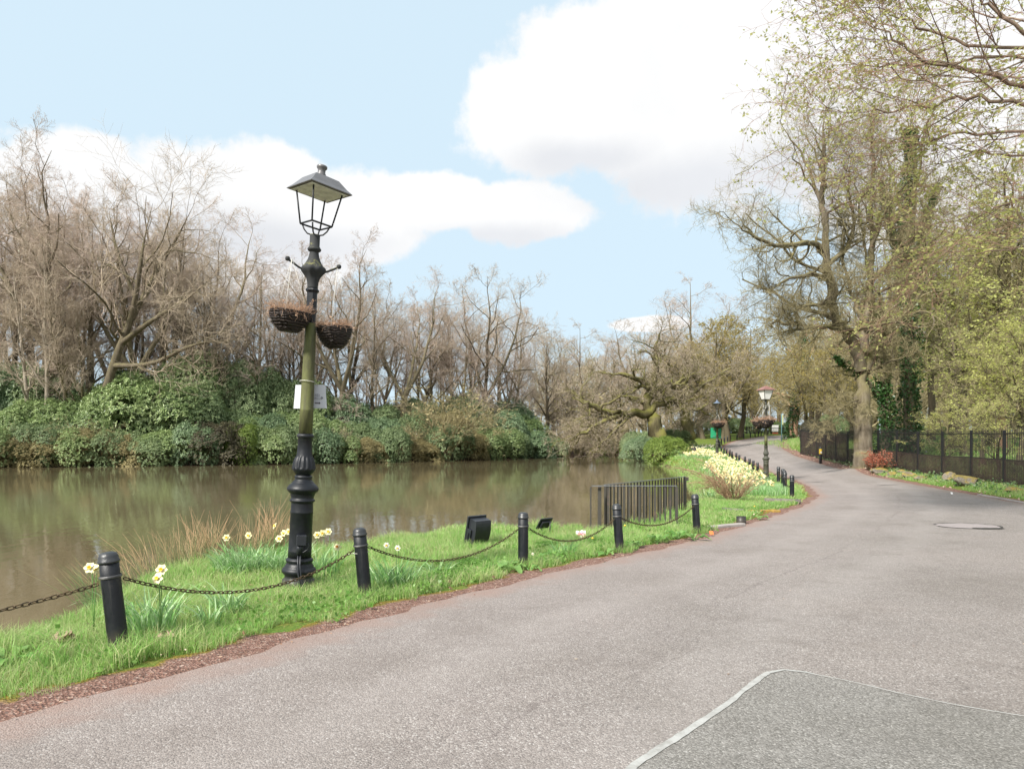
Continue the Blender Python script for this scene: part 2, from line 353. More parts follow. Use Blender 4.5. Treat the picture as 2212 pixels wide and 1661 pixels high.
# road sheet
def f_road(t, patch=False):
    tc = t.n('ShaderNodeTexCoord'); o = (tc, 'Object')
    vor = t.n('ShaderNodeTexVoronoi', i={'Vector': o, 'Scale': 105.0}); vr = t.n('ShaderNodeSeparateColor', i={0: (vor, 'Color')})
    vor2 = t.n('ShaderNodeTexVoronoi', i={'Vector': o, 'Scale': 38.0}); v2 = t.n('ShaderNodeSeparateColor', i={0: (vor2, 'Color')})
    n1 = t.noise(o, .45, 5, .6); n2 = t.noise(o, 2.6, 5, .65); n3 = t.noise(o, 60, 4, .8)
    if patch: st = [(0, (.075, .073, .062)), (.35, (.152, .146, .134)), (.7, (.21, .203, .188)), (.93, (.28, .27, .252)), (1, (.40, .39, .37))]
    else: st = [(0, (.085, .074, .068)), (.25, (.18, .156, .144)), (.7, (.248, .22, .205)), (.9, (.322, .29, .272)), (1, (.47, .45, .435))]
    agg = t.ramp(vr, st)
    agg2 = t.mix(.28, agg, t.ramp(n3, [(.3, (.11, .098, .09)), (.7, (.31, .285, .27))]))
    tone = t.ramp(n1, [(.3, (.80, .79, .76)), (.5, (.98, .98, .97)), (.7, (1.10, 1.09, 1.08))])
    c = t.mix(1.0, agg2, tone, 'MULTIPLY')
    tone2 = t.ramp(n2, [(.3, (.93, .92, .92)), (.7, (1.06, 1.06, 1.06))]); c = t.mix(1.0, c, tone2, 'MULTIPLY')
    if not patch:
        uv = t.n('ShaderNodeUVMap', uv_map='road'); su = t.n('ShaderNodeSeparateXYZ', i={0: (uv, 0)})
        for ctr_, wd_ in ((1.5, .5), (3.1, .55), (5.6, .6), (7.4, .6)):
            wm = t.math('ABSOLUTE', t.math('SUBTRACT', t.math('ADD', (su, 0), t.math('MULTIPLY', n1, .8)), ctr_ + .4)); wk = t.n('ShaderNodeMapRange', i={0: wm, 1: 0., 2: wd_, 3: .22, 4: 0.0}, clamp=True, interpolation_type='SMOOTHSTEP'); c = t.mix(wk, c, (.33, .30, .283))
        stn = t.noise(o, 1.15, 6, .75); c = t.mix(t.ramp(stn, [(.53, 0.), (.68, .48)]), c, (.135, .115, .10))
        far_ = t.math('ADD', (su, 0), t.math('MULTIPLY', t.math('SUBTRACT', n1, .5), 5.0)); c = t.mix(t.n('ShaderNodeMapRange', i={0: far_, 1: 2.6, 2: 6.5, 3: 0.0, 4: .42}, clamp=True, interpolation_type='SMOOTHSTEP'), c, t.mix(.5, agg, (.15, .125, .10)))
        # ruddy dust drifting off the verge, worn lighter wheel paths
        du = t.n('ShaderNodeMapRange', i={0: t.math('ADD', (su, 0), t.math('MULTIPLY', t.math('SUBTRACT', n2, .5), .9)), 1: .0, 2: .45, 3: .7, 4: 0.0}, clamp=True)
        c = t.mix(du, c, (.25, .155, .12))
        du2 = t.n('ShaderNodeMapRange', i={0: (su, 0), 1: .3, 2: 3.0, 3: .2, 4: 0.0}, clamp=True); c = t.mix(du2, c, (.31, .25, .235))
        # faint meandering crack / joint line
        wob = t.math('MULTIPLY', t.math('SUBTRACT', n2, .5), .5)
        ln = t.math('ABSOLUTE', t.math('ADD', t.math('SUBTRACT', (su, 0), 2.35), wob)); lm = t.n('ShaderNodeMapRange', i={0: ln, 1: .006, 2: .022, 3: .45, 4: 0.0}, clamp=True)
        lm = t.math('MULTIPLY', lm, t.ramp(n1, [(.45, 0.), (.55, 1.)])); c = t.mix(lm, c, (.10, .08, .075))
        grit = t.noise(o, 9.0, 6, .8); c = t.mix(t.ramp(grit, [(.58, 0.), (.72, .35)]), c, (.12, .10, .088))
        rd = t.n('ShaderNodeMapRange', i={0: (su, 1), 1: .0, 2: .7, 3: .55, 4: 0.0}, clamp=True); c = t.mix(rd, c, (.20, .15, .12))
    hh = t.math('ADD', t.math('MULTIPLY', (vor, 'Distance'), -1.0), t.math('MULTIPLY', n3, .6))
    b = t.n('ShaderNodeBump', i={'Strength': .75, 'Distance': .006, 'Height': hh})
    out(t, t.n('ShaderNodeBsdfPrincipled', i={'Base Color': (c, 2), 'Roughness': .78, 'Specular IOR Level': .45, 'Normal': b}))
M_road = mat('asphalt', f_road); M_patch = mat('asphalt_patch', lambda t: f_road(t, True))
yy = axis([(-12, 3, .5), (3, 30, .2), (30, 60, .5), (60, 117, .6)]); K = 60
u = np.linspace(0, 1, K + 1); u = u ** 1.35
wobL = .05 * np.sin(yy * 4.1) + .035 * np.sin(yy * 9.7 + 1) + .02 * np.sin(yy * 23)
XLr = XL(yy) + wobL; XRr = XR(yy) + .04 * np.sin(yy * 3) + .03 * np.sin(yy * 8.3)
RX = XLr[:, None] + (XRr - XLr)[:, None] * u[None]; RY = yy[:, None] * np.ones(K + 1)
def road_z(x, y): return H(x, y) + .012
RZ = road_z(RX, RY)
ir = np.arange(RX.size).reshape(RX.shape); Fr = np.stack([ir[:-1, :-1], ir[:-1, 1:], ir[1:, 1:], ir[1:, :-1]], -1).reshape(-1, 4)
rm = G().add(np.stack([RX, RY, RZ], -1), [Fr], 0, True).mesh('road', M_road)
uvl = rm.uv_layers.new(name='road'); DL = pdist(RX, RY, LEXY).ravel(); DR = pdist(RX, RY, REXY).ravel()
uvl.data.foreach_set('uv', np.stack([DL[Fr.ravel()], DR[Fr.ravel()]], -1).ravel().astype(np.float32))
tag(link('road', rm), kind='structure')

def sheet(name, poly, dz, m, kind='structure', sub=.35, **kw):
    bm = bmesh.new(); vs = [bm.verts.new((x, y, 0)) for x, y in poly]; bm.faces.new(vs)
    bmesh.ops.triangulate(bm, faces=bm.faces[:])
    for _ in range(6):
        e = [q for q in bm.edges if q.calc_length() > sub]
        if not e: break
        bmesh.ops.subdivide_edges(bm, edges=e, cuts=1); bmesh.ops.triangulate(bm, faces=bm.faces[:])
    V = np.array([v.co[:] for v in bm.verts]); bm.verts.index_update(); Fx = [tuple(v.index for v in f.verts) for f in bm.faces]; bm.free()
    V[:, 2] = H(V[:, 0], V[:, 1]) + dz
    if len(Fx) and np.cross(V[Fx[0][1]] - V[Fx[0][0]], V[Fx[0][2]] - V[Fx[0][0]])[2] < 0: Fx = [f[::-1] for f in Fx]
    return tag(G().add(V, Fx).build(name, m), kind=kind, **kw)
def px2g(px, py, z=0.0): Y = (CAMZ - z) * F / (py - HY); return ((px - CX) / F * Y, Y)
seal_px = [(1340, 1690, 13), (1373, 1658, 12), (1420, 1627, 11), (1467, 1597, 11), (1530, 1555, 9), (1584, 1517, 8), (1600, 1502, 6), (1630, 1479, 9), (1645, 1467, 8), (1661, 1458, 6), (1693, 1452, 4.5), (1739, 1457, 4.5), (1770, 1464, 1.6), (1817, 1473, 2.0),
           (1870, 1485, 2.2), (1934, 1501, 1.9), (2051, 1526, 1.3), (2130, 1540, 1.2), (2212, 1553, 1.2), (2400, 1590, 1.2)]
ctr = np.array([px2g(a, b) for a, b, c in seal_px]); wid = np.array([c for a, b, c in seal_px])
pp = [tuple(p) for p in ctr] + [(6.5, 3.6), (7.5, 0.0), (6, -4), (-1.2, -4), (-.6, 1.2)]
sheet('road_patch', pp, .017, M_patch)
# pale sealing band
def dens(p, n=6):
    o = [];
    for i in range(len(p) - 1): o += [p[i] + (p[i + 1] - p[i]) * k / n for k in range(n)]
    return np.array(o + [p[-1]])
cd = dens(ctr); wd = np.repeat(wid, 6)[:len(cd)].astype(float); wd = np.interp(np.arange(len(cd)), np.arange(len(wid)) * 6, wid)
rs = np.random.RandomState(3); tan = np.gradient(cd, axis=0); nn = np.stack([-tan[:, 1], tan[:, 0]], -1); nn /= np.linalg.norm(nn, axis=1, keepdims=True)
hw = wd * cd[:, 1] / F * (1.15 + .0 * wd) * .75
hw = np.maximum(hw, .006)
A = cd + nn * (hw * (1 + .10 * rs.randn(len(hw)).clip(-1.5, 1.5)))[:, None]; B = cd - nn * (hw * (1 + .10 * rs.randn(len(hw)).clip(-1.5, 1.5)))[:, None]
V = np.concatenate([A, B]); V = np.c_[V, H(V[:, 0], V[:, 1]) + .021]; n = len(cd)
M_seal = simple('pale_sealant', (.36, .36, .345), .75, col2=(.23, .225, .21), thr=(.45, .72), scale=11, bump=.5)
tag(G().add(V, [(i + n, i + 1 + n, i + 1, i) for i in range(n - 1)]).build('road_marking_seal', M_seal), kind='structure')
# worn repair around a cover, far right, and thin dark cracks / pale scuffs
def ell(cx, cy, a, b, n=28, jit=.06, seed=0, rot=0):
    r = np.random.RandomState(seed); th = np.arange(n) / n * 6.283; rr = 1 + jit * r.randn(n); x = a * np.cos(th) * rr; y = b * np.sin(th) * rr
    return [(cx + x[i] * math.cos(rot) - y[i] * math.sin(rot), cy + x[i] * math.sin(rot) + y[i] * math.cos(rot)) for i in range(n)]
M_dark = simple('wet_tar', (.05, .045, .042), .5, var=.3, scale=9)
M_pale = simple('worn_asphalt', (.285, .25, .245), .8, var=.15, scale=30, bump=.6)
def ring(name, cx, cy, a, b, wdt, m, dz, gap=None, seed=0):
    r = np.random.RandomState(seed); n = 44; th = np.arange(n + 1) / n * 6.283; w1 = wdt * (1 + .5 * r.rand(n + 1))
    V = [];
    for s in (0, 1): V += [(cx + (a + (w1[i] if s else 0)) * math.cos(q), cy + (b + (w1[i] if s else 0)) * math.sin(q), 0) for i, q in enumerate(th)]
    V = np.array(V); V[:, 2] = H(V[:, 0], V[:, 1]) + dz
    Fx = [(i, i + n + 1, i + n + 2, i + 1) for i in range(n) if not (gap and gap[0] < i < gap[1])]
    return tag(G().add(V, Fx).build(name, m), kind='structure')
cx, cy = px2g(2090, 1134, -.13)
sheet('road_repair', ell(cx, cy, .62, .50, seed=2), .017, M_pale)
ring('road_crack', cx, cy, .60, .50, .03, M_dark, .022, gap=(17, 22))
c3 = px2g(2140, 1140, -.13); sheet('road_crack', ell(c3[0], c3[1], .26, .12, jit=.3, seed=9), .022, M_dark, sub=.2)
for i, (px, py, a, b, m_) in enumerate([(1754, 1041, .45, .10, M_dark), (1917, 1048.5, .38, .07, M_dark) ]):
    q = px2g(px, py, -.12 if px > 1800 else -.2); sheet('road_stain', ell(q[0], q[1], a, b, jit=.25, seed=i + 20), .017 + .0015 * i, m_)
# right-hand kerb edge where it shows
kp = [(XR(y) + .02 + .06 * k, y) for k in (0,) for y in np.arange(12, 22.5, .25)]
g = G(); kx = np.array(kp)
for i, (x, y) in enumerate(kx[:-1]):
    pass
kv = []
for x, y in kx: z = Hs(x, y); kv += [(x - .03, y, z - .02), (x - .02, y, z + .045), (x + .09, y, z + .05), (x + .10, y, z - .02)]
Fk = [];
for i in range(len(kx) - 1):
    for j in range(3): Fk.append((i * 4 + j, i * 4 + j + 1, i * 4 + 4 + j + 1, i * 4 + 4 + j))
M_kerb = simple('kerb_stone', (.34, .31, .29), .85, var=.3, scale=3)
tag(g.add(np.array(kv), Fk).build('kerb', M_kerb), kind='structure')

# ruddy litter strip along both edges
def f_dirt(t):
    tc = t.n('ShaderNodeTexCoord'); o = (tc, 'Object')
    v = t.n('ShaderNodeTexVoronoi', i={'Vector': o, 'Scale': 55.0, 'Randomness': 1.0}); vr = t.n('ShaderNodeSeparateColor', i={0: (v, 'Color')})
    n = t.noise(o, 1.6, 5, .7); n3 = t.noise(o, 30, 5, .8)
    c = t.ramp(vr, [(0, (.07, .035, .028)), (.3, (.18, .095, .07)), (.6, (.29, .16, .125)), (.88, (.40, .26, .21)), (1, (.58, .46, .39))])
    c = t.mix(.4, c, t.ramp(n3, [(.3, (.07, .035, .028)), (.7, (.28, .16, .12))]))
    at = t.n('ShaderNodeAttribute', attribute_name='edge')
    mo = t.ramp(t.math('ADD', (at, 'Fac'), t.math('MULTIPLY', t.math('SUBTRACT', n, .5), 1.6)), [(.62, 0.), (.8, 1.)])
    c = t.mix(mo, (c, 2), t.ramp(n3, [(.3, (.10, .075, .01)), (.7, (.30, .23, .035))]))
    b = t.n('ShaderNodeBump', i={'Strength': 1.0, 'Distance': .02, 'Height': t.math('ADD', n3, (v, 'Distance'))})
    out(t, t.n('ShaderNodeBsdfPrincipled', i={'Base Color': (c, 2), 'Roughness': .9, 'Specular IOR Level': .3, 'Normal': b}))
M_dirt = mat('verge_litter', f_dirt)
LN = dens(np.array(LEXY), 14); LN = LN[(LN[:, 1] > -9)]
tg = nrm(np.gradient(LN, axis=0)); NL = np.stack([-tg[:, 1], tg[:, 0]], -1)
s_ = np.arange(len(LN)); wv = .44 + .07 * np.sin(s_ * .5) + .05 * np.sin(s_ * 1.3 + 2) + .04 * rs.randn(len(LN))
offs = [-.22, 0, .15, .3, .42, .5]
V = []; at_ = []
for k, o_ in enumerate([-.15, .05, .3, .6, .85, 1.0]):
    q = LN + NL * (np.where(o_ < 0, o_, o_ * wv) + (0.04 * rs.randn(len(LN)) if k in (0, 5) else 0))[:, None]
    V.append(np.c_[q, H(q[:, 0], q[:, 1]) + (.007 if k < 5 else -.01) + (.012 * math.sin(o_ * 3) if 0 < k < 5 else 0)]); at_.append(np.full(len(LN), max(0, o_)))
n = len(LN); V = np.concatenate(V)
dm = G().add(V, [(k * n + i, k * n + i + 1, (k + 1) * n + i + 1, (k + 1) * n + i) for k in range(5) for i in range(n - 1)], 0, True).mesh('verge_litter', M_dirt)
a_ = dm.attributes.new('edge', 'FLOAT', 'POINT'); a_.data.foreach_set('value', np.concatenate(at_).astype(np.float32))
tag(link('dirt_path_edge', dm), kind='structure')
RN = dens(np.array(REXY), 14); RN = RN[(RN[:, 1] > 4) & (RN[:, 1] < 100)]; tg = nrm(np.gradient(RN, axis=0)); NR = np.stack([tg[:, 1], -tg[:, 0]], -1)
V = []; n = len(RN)
for k, o_ in enumerate([-.12, .1, .3, .45]):
    wv = 1 + .9 * sm((RN[:, 1] - 33) / 8); q = RN + NR * ((o_ * np.where(o_ > 0, wv, 1)) + .03 * rs.randn(n))[:, None]; V.append(np.c_[q, H(q[:, 0], q[:, 1]) + (.008 if k < 3 else -.02) + (.015 if 0 < k < 3 else 0)])
V = np.concatenate(V); dm = G().add(V, [(k * n + i, (k + 1) * n + i, (k + 1) * n + i + 1, k * n + i + 1) for k in range(3) for i in range(n - 1)], 0, True).mesh('verge_litter_r', M_dirt)
tag(link('dirt_path_edge', dm), kind='structure')
# ---------------------------------------------------------------- built things
M_iron = simple('black_iron', (.018, .020, .024), .38, var=.45, scale=5, bscale=70, bump=.25, spec=.6, col2=(.034, .036, .038))
M_iron_w = simple('weathered_iron', (.035, .036, .030), .6, var=.4, scale=5, bscale=50, bump=.4, col2=(.075, .075, .05), thr=(.35, .7))
def f_post(t):
    tc = t.n('ShaderNodeTexCoord'); o = (tc, 'Object'); s = t.n('ShaderNodeSeparateXYZ', i={0: o})
    n = t.noise(o, 9, 5, .7); n2 = t.noise(o, 60, 4, .7); mp = t.n('ShaderNodeMapping', i={0: o, 3: (30, 30, 2)}); st = t.noise(mp, 1.0, 4, .7)
    c = t.ramp(n, [(.35, (.004, .0055, .009)), (.6, (.009, .0105, .014)), (.78, (.05, .047, .043))])
    base = t.n('ShaderNodeMapRange', i={0: t.math('ADD', (s, 2), t.math('MULTIPLY', t.math('SUBTRACT', n, .5), .3)), 1: .02, 2: .22, 3: .75, 4: 0.0}, clamp=True)
    c = t.mix(base, c, (.085, .072, .055)); c = t.mix(t.ramp(st, [(.6, 0.), (.75, .35)]), c, (.07, .07, .065))
    b = t.n('ShaderNodeBump', i={'Strength': .35, 'Distance': .004, 'Height': n2})
    out(t, t.n('ShaderNodeBsdfPrincipled', i={'Base Color': (c, 2), 'Roughness': t.n('ShaderNodeMapRange', i={0: n, 1: .3, 2: .7, 3: .38, 4: .6}), 'Specular IOR Level': .4, 'Normal': b}))
M_post = mat('post_paint', f_post)
M_band = simple('worn_band', (.05, .05, .052), .5, var=.3, scale=20, col2=(.15, .145, .14), thr=(.5, .75))
M_rust = simple('rust_chain', (.055, .040, .026), .6, metal=.5, var=.3, scale=60, col2=(.13, .085, .04), bump=.3)
def f_pole(t):
    tc = t.n('ShaderNodeTexCoord'); o = (tc, 'Object'); mp = t.n('ShaderNodeMapping', i={0: o, 3: (9, 9, 1.6)}); n = t.noise(mp, 1.0, 6, .7); n2 = t.noise(o, 50, 4, .7)
    c = t.ramp(n, [(.3, (.035, .035, .025)), (.45, (.075, .075, .03)), (.6, (.12, .13, .04)), (.75, (.19, .18, .11))])
    b = t.n('ShaderNodeBump', i={'Strength': .4, 'Distance': .004, 'Height': n2}); out(t, t.n('ShaderNodeBsdfPrincipled', i={'Base Color': c, 'Roughness': .75, 'Normal': b}))
M_pole = mat('algae_pole', f_pole)
def f_moss(t):
    tc = t.n('ShaderNodeTexCoord'); o = (tc, 'Object'); g = t.n('ShaderNodeNewGeometry'); s = t.n('ShaderNodeSeparateXYZ', i={0: (g, 'Normal')}); n = t.noise(o, 22, 5, .7)
    f = t.math('ADD', t.math('MULTIPLY', (s, 2), .45), n); c = t.ramp(f, [(.72, (.022, .024, .026)), (.84, (.09, .09, .04)), (1, (.24, .22, .06))])
    out(t, t.n('ShaderNodeBsdfPrincipled', i={'Base Color': c, 'Roughness': .8}))
M_mossiron = mat('mossy_iron', f_moss)
M_paper = simple('paper', (.56, .57, .62), .8, var=.04, scale=3, bump=.02)
M_ink = simple('faint_ink', (.22, .22, .26), .9, var=.1)
M_ink2 = simple('ink', (.07, .06, .08), .9, var=.1)
M_string = simple('pale_string', (.62, .60, .55), .8, var=.2, scale=40)
M_plastic = simple('black_plastic', (.012, .014, .019), .42, var=.3, scale=8, bump=.1, col2=(.02, .022, .028))
M_wicker = simple('dark_wicker', (.018, .012, .010), .6, var=.4, scale=30, col2=(.045, .028, .022), thr=(.4, .7))
M_dry = leafmat('dry_plant', [(.20, .11, .07), (.36, .22, .14), (.50, .34, .24)], .8, .2)
M_whitepanel = simple('lantern_panel', (.72, .71, .68), .6, var=.15, scale=8)
M_redroof = simple('faded_red_paint', (.24, .12, .105), .6, var=.3, scale=6)
M_bluegrey = simple('blue_grey_paint', (.13, .17, .24), .5, var=.3, scale=8)
M_green = simple('green_sign_back', (.02, .30, .14), .5, var=.12, scale=6, bump=.03)
M_steel = simple('steel', (.5, .5, .5), .35, metal=.9, var=.2)
M_yellow = simple('yellow_band', (.80, .52, .04), .5, var=.1)
M_white = simple('white_paint', (.72, .72, .70), .5, var=.1)
M_teal = simple('teal_paint', (.12, .24, .26), .5, var=.2)

# ----- bollards
BH = .78
def bollard_root():
    r = empty('bollard')
    g = G(); g.lathe([(.078, -.12), (.078, .02), (.074, .03), (.071, .10), (.069, .56), (.068, BH - .055)], 20); g.build('post', M_post, r)
    g = G(); g.lathe([(.074, .58), (.079, .585), (.079, .597), (.074, .602)], 20, cap=False); g.build('collar', M_band, r)
    g = G(); g.lathe([(.070, BH - .085), (.078, BH - .08), (.078, BH - .068), (.071, BH - .06), (.069, BH - .035), (.058, BH - .012), (.034, BH - .001), (.004, BH)], 20, mi=0); g.build('cap', M_iron, r)
    for s in (-1, 1):
        a = np.linspace(0, 2 * math.pi, 10); g = G(); g.tube([(s * (.085 + .014 * math.cos(q)), 0, .555 + .014 * math.sin(q)) for q in a], .004, 6, cap=False); g.build('eye_ring', M_rust, r)
    return r
bproto = bollard_root(); first = [True]
EYES = {}
def bollard(x, y, lean, label, az=0.0, sc=1.0, group='black chain bollards along the pond side of the road', key=None):
    r = bproto if first[0] else copytree(bproto); first[0] = False
    z = Hs(x, y); r.location = (x, y, z - .01); r.rotation_euler = (lean[0], lean[1], az); r.scale = (1, 1, sc)
    tag(r, label, 'bollard', group)
    M = Matrix.Translation(r.location) @ r.rotation_euler.to_matrix().to_4x4() @ Matrix.Diagonal((1, 1, sc, 1))
    if key is not None: EYES[key] = (np.array(M @ Vector((-.098, 0, .553))), np.array(M @ Vector((.098, 0, .553))))
    return r
nearb = [(-4.55, 3.1, (0, -.03)), (-3.0, 5.22, (.02, -.105)), (-1.57, 7.33, (.03, -.085)), (.152, 9.3, (0, .0)), (1.70, 10.75, (.0, -.075)), (3.58, 13.2, (.0, -.06))]
nearl = ['black bollard just beyond the picture edge, carrying the end of the nearest chain', 'tall black bollard nearest the camera at the front of the grass, leaning left', 'black bollard with white string round it beside the ornate lamp post', 'upright black bollard between the two floodlights',
         'black bollard standing in front of the low black railing', 'black bollard at the far end of the chain row, right of the railing']
for i, (x, y, l) in enumerate(nearb):
    j = min(i + 1, 5); k = max(0, j - 1); az = math.atan2(nearb[j][1] - nearb[k][1], nearb[j][0] - nearb[k][0])
    # lean is given across the picture: keep it so by undoing the heading
    z = Hs(x, y); r = bproto if first[0] else copytree(bproto); first[0] = False
    Mr = Matrix.Rotation(l[1], 4, 'Y') @ Matrix.Rotation(l[0], 4, 'X') @ Matrix.Rotation(az, 4, 'Z')
    r.matrix_world = Matrix.Translation((x, y, z - .01)) @ Mr
    r.location = (x, y, z - .01); r.rotation_euler = Mr.to_euler()
    tag(r, nearl[i], 'bollard', 'black chain bollards along the pond side of the road')
    M = Matrix.Translation(r.location) @ Mr; EYES[i] = (np.array(M @ Vector((-.098, 0, .553))), np.array(M @ Vector((.098, 0, .553))))
midb = [(9.02, 22.0, (0, -.055)), (9.75, 24.4, (0, -.03)), (10.45, 26.2, (0, -.16)), (10.95, 27.6, (0, -.10)), (11.55, 29.6, (0, 0)), (12.15, 32.8, (0, 0))]
ords = ['first', 'second', 'third', 'fourth', 'fifth', 'sixth', 'seventh', 'eighth', 'ninth', 'tenth', 'eleventh', 'twelfth', 'thirteenth', 'fourteenth', 'fifteenth', 'sixteenth', 'seventeenth', 'eighteenth', 'nineteenth', 'twentieth']
midl = ['upright black bollard at the inside of the bend, nearest of the cluster past the daffodils', 'black bollard half hidden behind the nearest bollard of the bend', 'strongly leaning black bollard in the cluster at the bend', 'leaning black bollard tight behind the tilted one at the bend',
        'upright black bollard at the rear of the cluster at the bend', 'black bollard immediately right of the white-glazed lamp post']
for i, (x, y, l) in enumerate(midb): bollard(x, y, l, midl[i], az=1.2, key=10 + i)
farb = []
for k, (px, Y) in enumerate(zip([1637.5, 1626, 1619, 1609, 1596, 1590, 1582, 1576, 1569, 1564, 1558], np.linspace(36, 61, 11))):
    x = (px - CX) / F * Y; x = min(x, float(XL(Y)) - .35); farb.append((x, Y))
for k, (x, Y) in enumerate(farb):
    bollard(x, Y, (rs.uniform(-.05, .05), rs.uniform(-.06, .06)), 'dark bollard behind the daffodil bed, %s past the white-glazed lamp post' % ords[k], az=1.2, key=20 + k)
vf = [(1567, 71), (1575, 75), (1583, 79), (1591, 83), (1598, 86), (1604, 89), (1611, 92), (1618, 94.5), (1624, 97), (1631, 99), (1638, 101), (1644, 103), (1651, 105), (1659, 107.5)]
for k, (px, Y) in enumerate(vf):
    x = min((px - CX) / F * Y, float(XL(Y)) - .6)
    bollard(x, Y, (0, rs.uniform(-.04, .04)), 'small dark bollard beside the far curve of the road, %s from the green sign' % ords[k], sc=1.05)
tag(G().tube([(-1.57 + .078 * math.cos(q) - .052, 7.33 + .078 * math.sin(q), Hs(-1.57, 7.33) + .50 + .008 * math.cos(q)) for q in np.linspace(0, 6.28, 20)], .004, 5).tube([(-1.70, 7.33 - .0, Hs(-1.57, 7.33) + .49), (-1.76, 7.32, Hs(-1.57, 7.33) + .475), (-1.80, 7.33, Hs(-1.57, 7.33) + .465)], .004, 5).build('string', M_string), 'white string tied round the bollard beside the ornate lamp post', 'string')

# ----- chains
def link_geo():
    a = np.linspace(0, 2 * math.pi, 13)[:-1]; pts = np.array([(.021 * math.cos(q) + (.0075 if math.cos(q) > 0 else -.0075), .0135 * math.sin(q), 0) for q in a])
    k = 6; V = []; n = len(pts)
    for i in range(n):
        T = nrm(pts[(i + 1) % n] - pts[i - 1]); N = np.array([0, 0, 1.]); Bn = np.cross(T, N)
        for j in range(k): q = j / k * 2 * math.pi; V.append(pts[i] + .0046 * (math.cos(q) * N + math.sin(q) * Bn))
    return np.array(V), np.array([(i * k + j, i * k + (j + 1) % k, ((i + 1) % n) * k + (j + 1) % k, ((i + 1) % n) * k + j) for i in range(n) for j in range(k)])
LV, LF = link_geo()
def chain(a, b, sag, label, step=.044):
    u = np.linspace(0, 1, 200); P = a[None] + (b - a)[None] * u[:, None]; P[:, 2] -= sag * 4 * u * (1 - u)
    s = np.r_[0, np.cumsum(np.linalg.norm(np.diff(P, axis=0), axis=1))]; n = int(s[-1] / step); q = np.interp((np.arange(n) + .5) / n * s[-1], s, u)
    g = G(); mid = (a + b) / 2
    for i, uu in enumerate(q):
        p = a + (b - a) * uu; p[2] -= sag * 4 * uu * (1 - uu); T = nrm((b - a) - np.array([0, 0, sag * 4 * (1 - 2 * uu)]))
        S = nrm(np.cross(T, [0, 0, 1.])); U = np.cross(S, T); an = math.pi / 4 + (math.pi / 2 if i % 2 else 0) + .15 * math.sin(i * 1.7)
        Y_ = S * math.cos(an) + U * math.sin(an); Z_ = np.cross(T, Y_)
        g.add(LV @ np.array([T, Y_, Z_]) + p - mid, [LF], 0, True)
    return tag(g.build('chain', M_rust, loc=tuple(mid)), label, 'chain', 'rusty chains slung between the bollards')
chain(EYES[0][1], EYES[1][0], .10, 'rusty chain running out of the picture from the nearest leaning bollard')
chain(EYES[1][1], EYES[2][0], .25, 'long sagging rusty chain passing in front of the ornate lamp post base')
chain(EYES[2][1], EYES[3][0], .27, 'deeply sagging rusty chain in front of the large floodlight')
chain(EYES[3][1], EYES[4][0], .25, 'rusty chain sagging in front of the small tilted floodlight')
chain(EYES[4][1], EYES[5][0], .23, 'rusty chain sagging in front of the low black railing')
chl = ['chain between the nearest two bollards of the bend', 'chain hanging down behind the second bollard of the bend', 'chain between the two leaning bollards at the bend', 'chain behind the leaning bollards at the bend', 'chain reaching the bollard right of the white-glazed lamp']
for i in range(5): chain(EYES[10 + i][1], EYES[11 + i][0], .22, chl[i], .06)

# ----- lamp posts
def z3(y): return (1520 - y) * .00161
def z2(y): return (1280 - (600 + y / 2.076) / 1.852) * .00522
base_prof = [(117, 1560), (117, 1500), (113, 1450), (108, 1428), (97, 1424), (95, 1402), (100, 1394), (115, 1378), (117, 1366), (112, 1352), (100, 1346), (98, 1336), (90, 1322), (84, 1312), (90, 1304), (93, 1296), (92, 1288), (84, 1284), (81, 1276)]
shaft_prof = [(80, 1276), (79, 1232), (79.6, 1230), (79, 1228), (76, 965), (78, 963), (76, 955), (74, 900), (75, 890), (84, 884), (87, 877), (84, 870), (76, 866), (78, 852), (82, 840), (84, 828), (92, 822), (106, 806), (109, 798), (106, 788), (97, 774), (84, 762), (76, 754), (72, 750), (69, 744), (60, 738), (56, 726), (60, 718), (61, 711), (56, 704), (50, 698)]
bulb_prof = [(50, 698), (56, 690), (68, 676), (76, 664), (79, 656), (78, 650), (76, 640), (73, 620), (68, 598), (62, 582), (57, 574), (55, 566), (53, 560), (50, 520), (48, 442), (54, 438), (59, 428), (57, 418), (50, 410)]
def sc3(p): return [(r * .00161, z3(y)) for r, y in p]
def sc2(p): return [(r * .001358, z2(y)) for r, y in p]
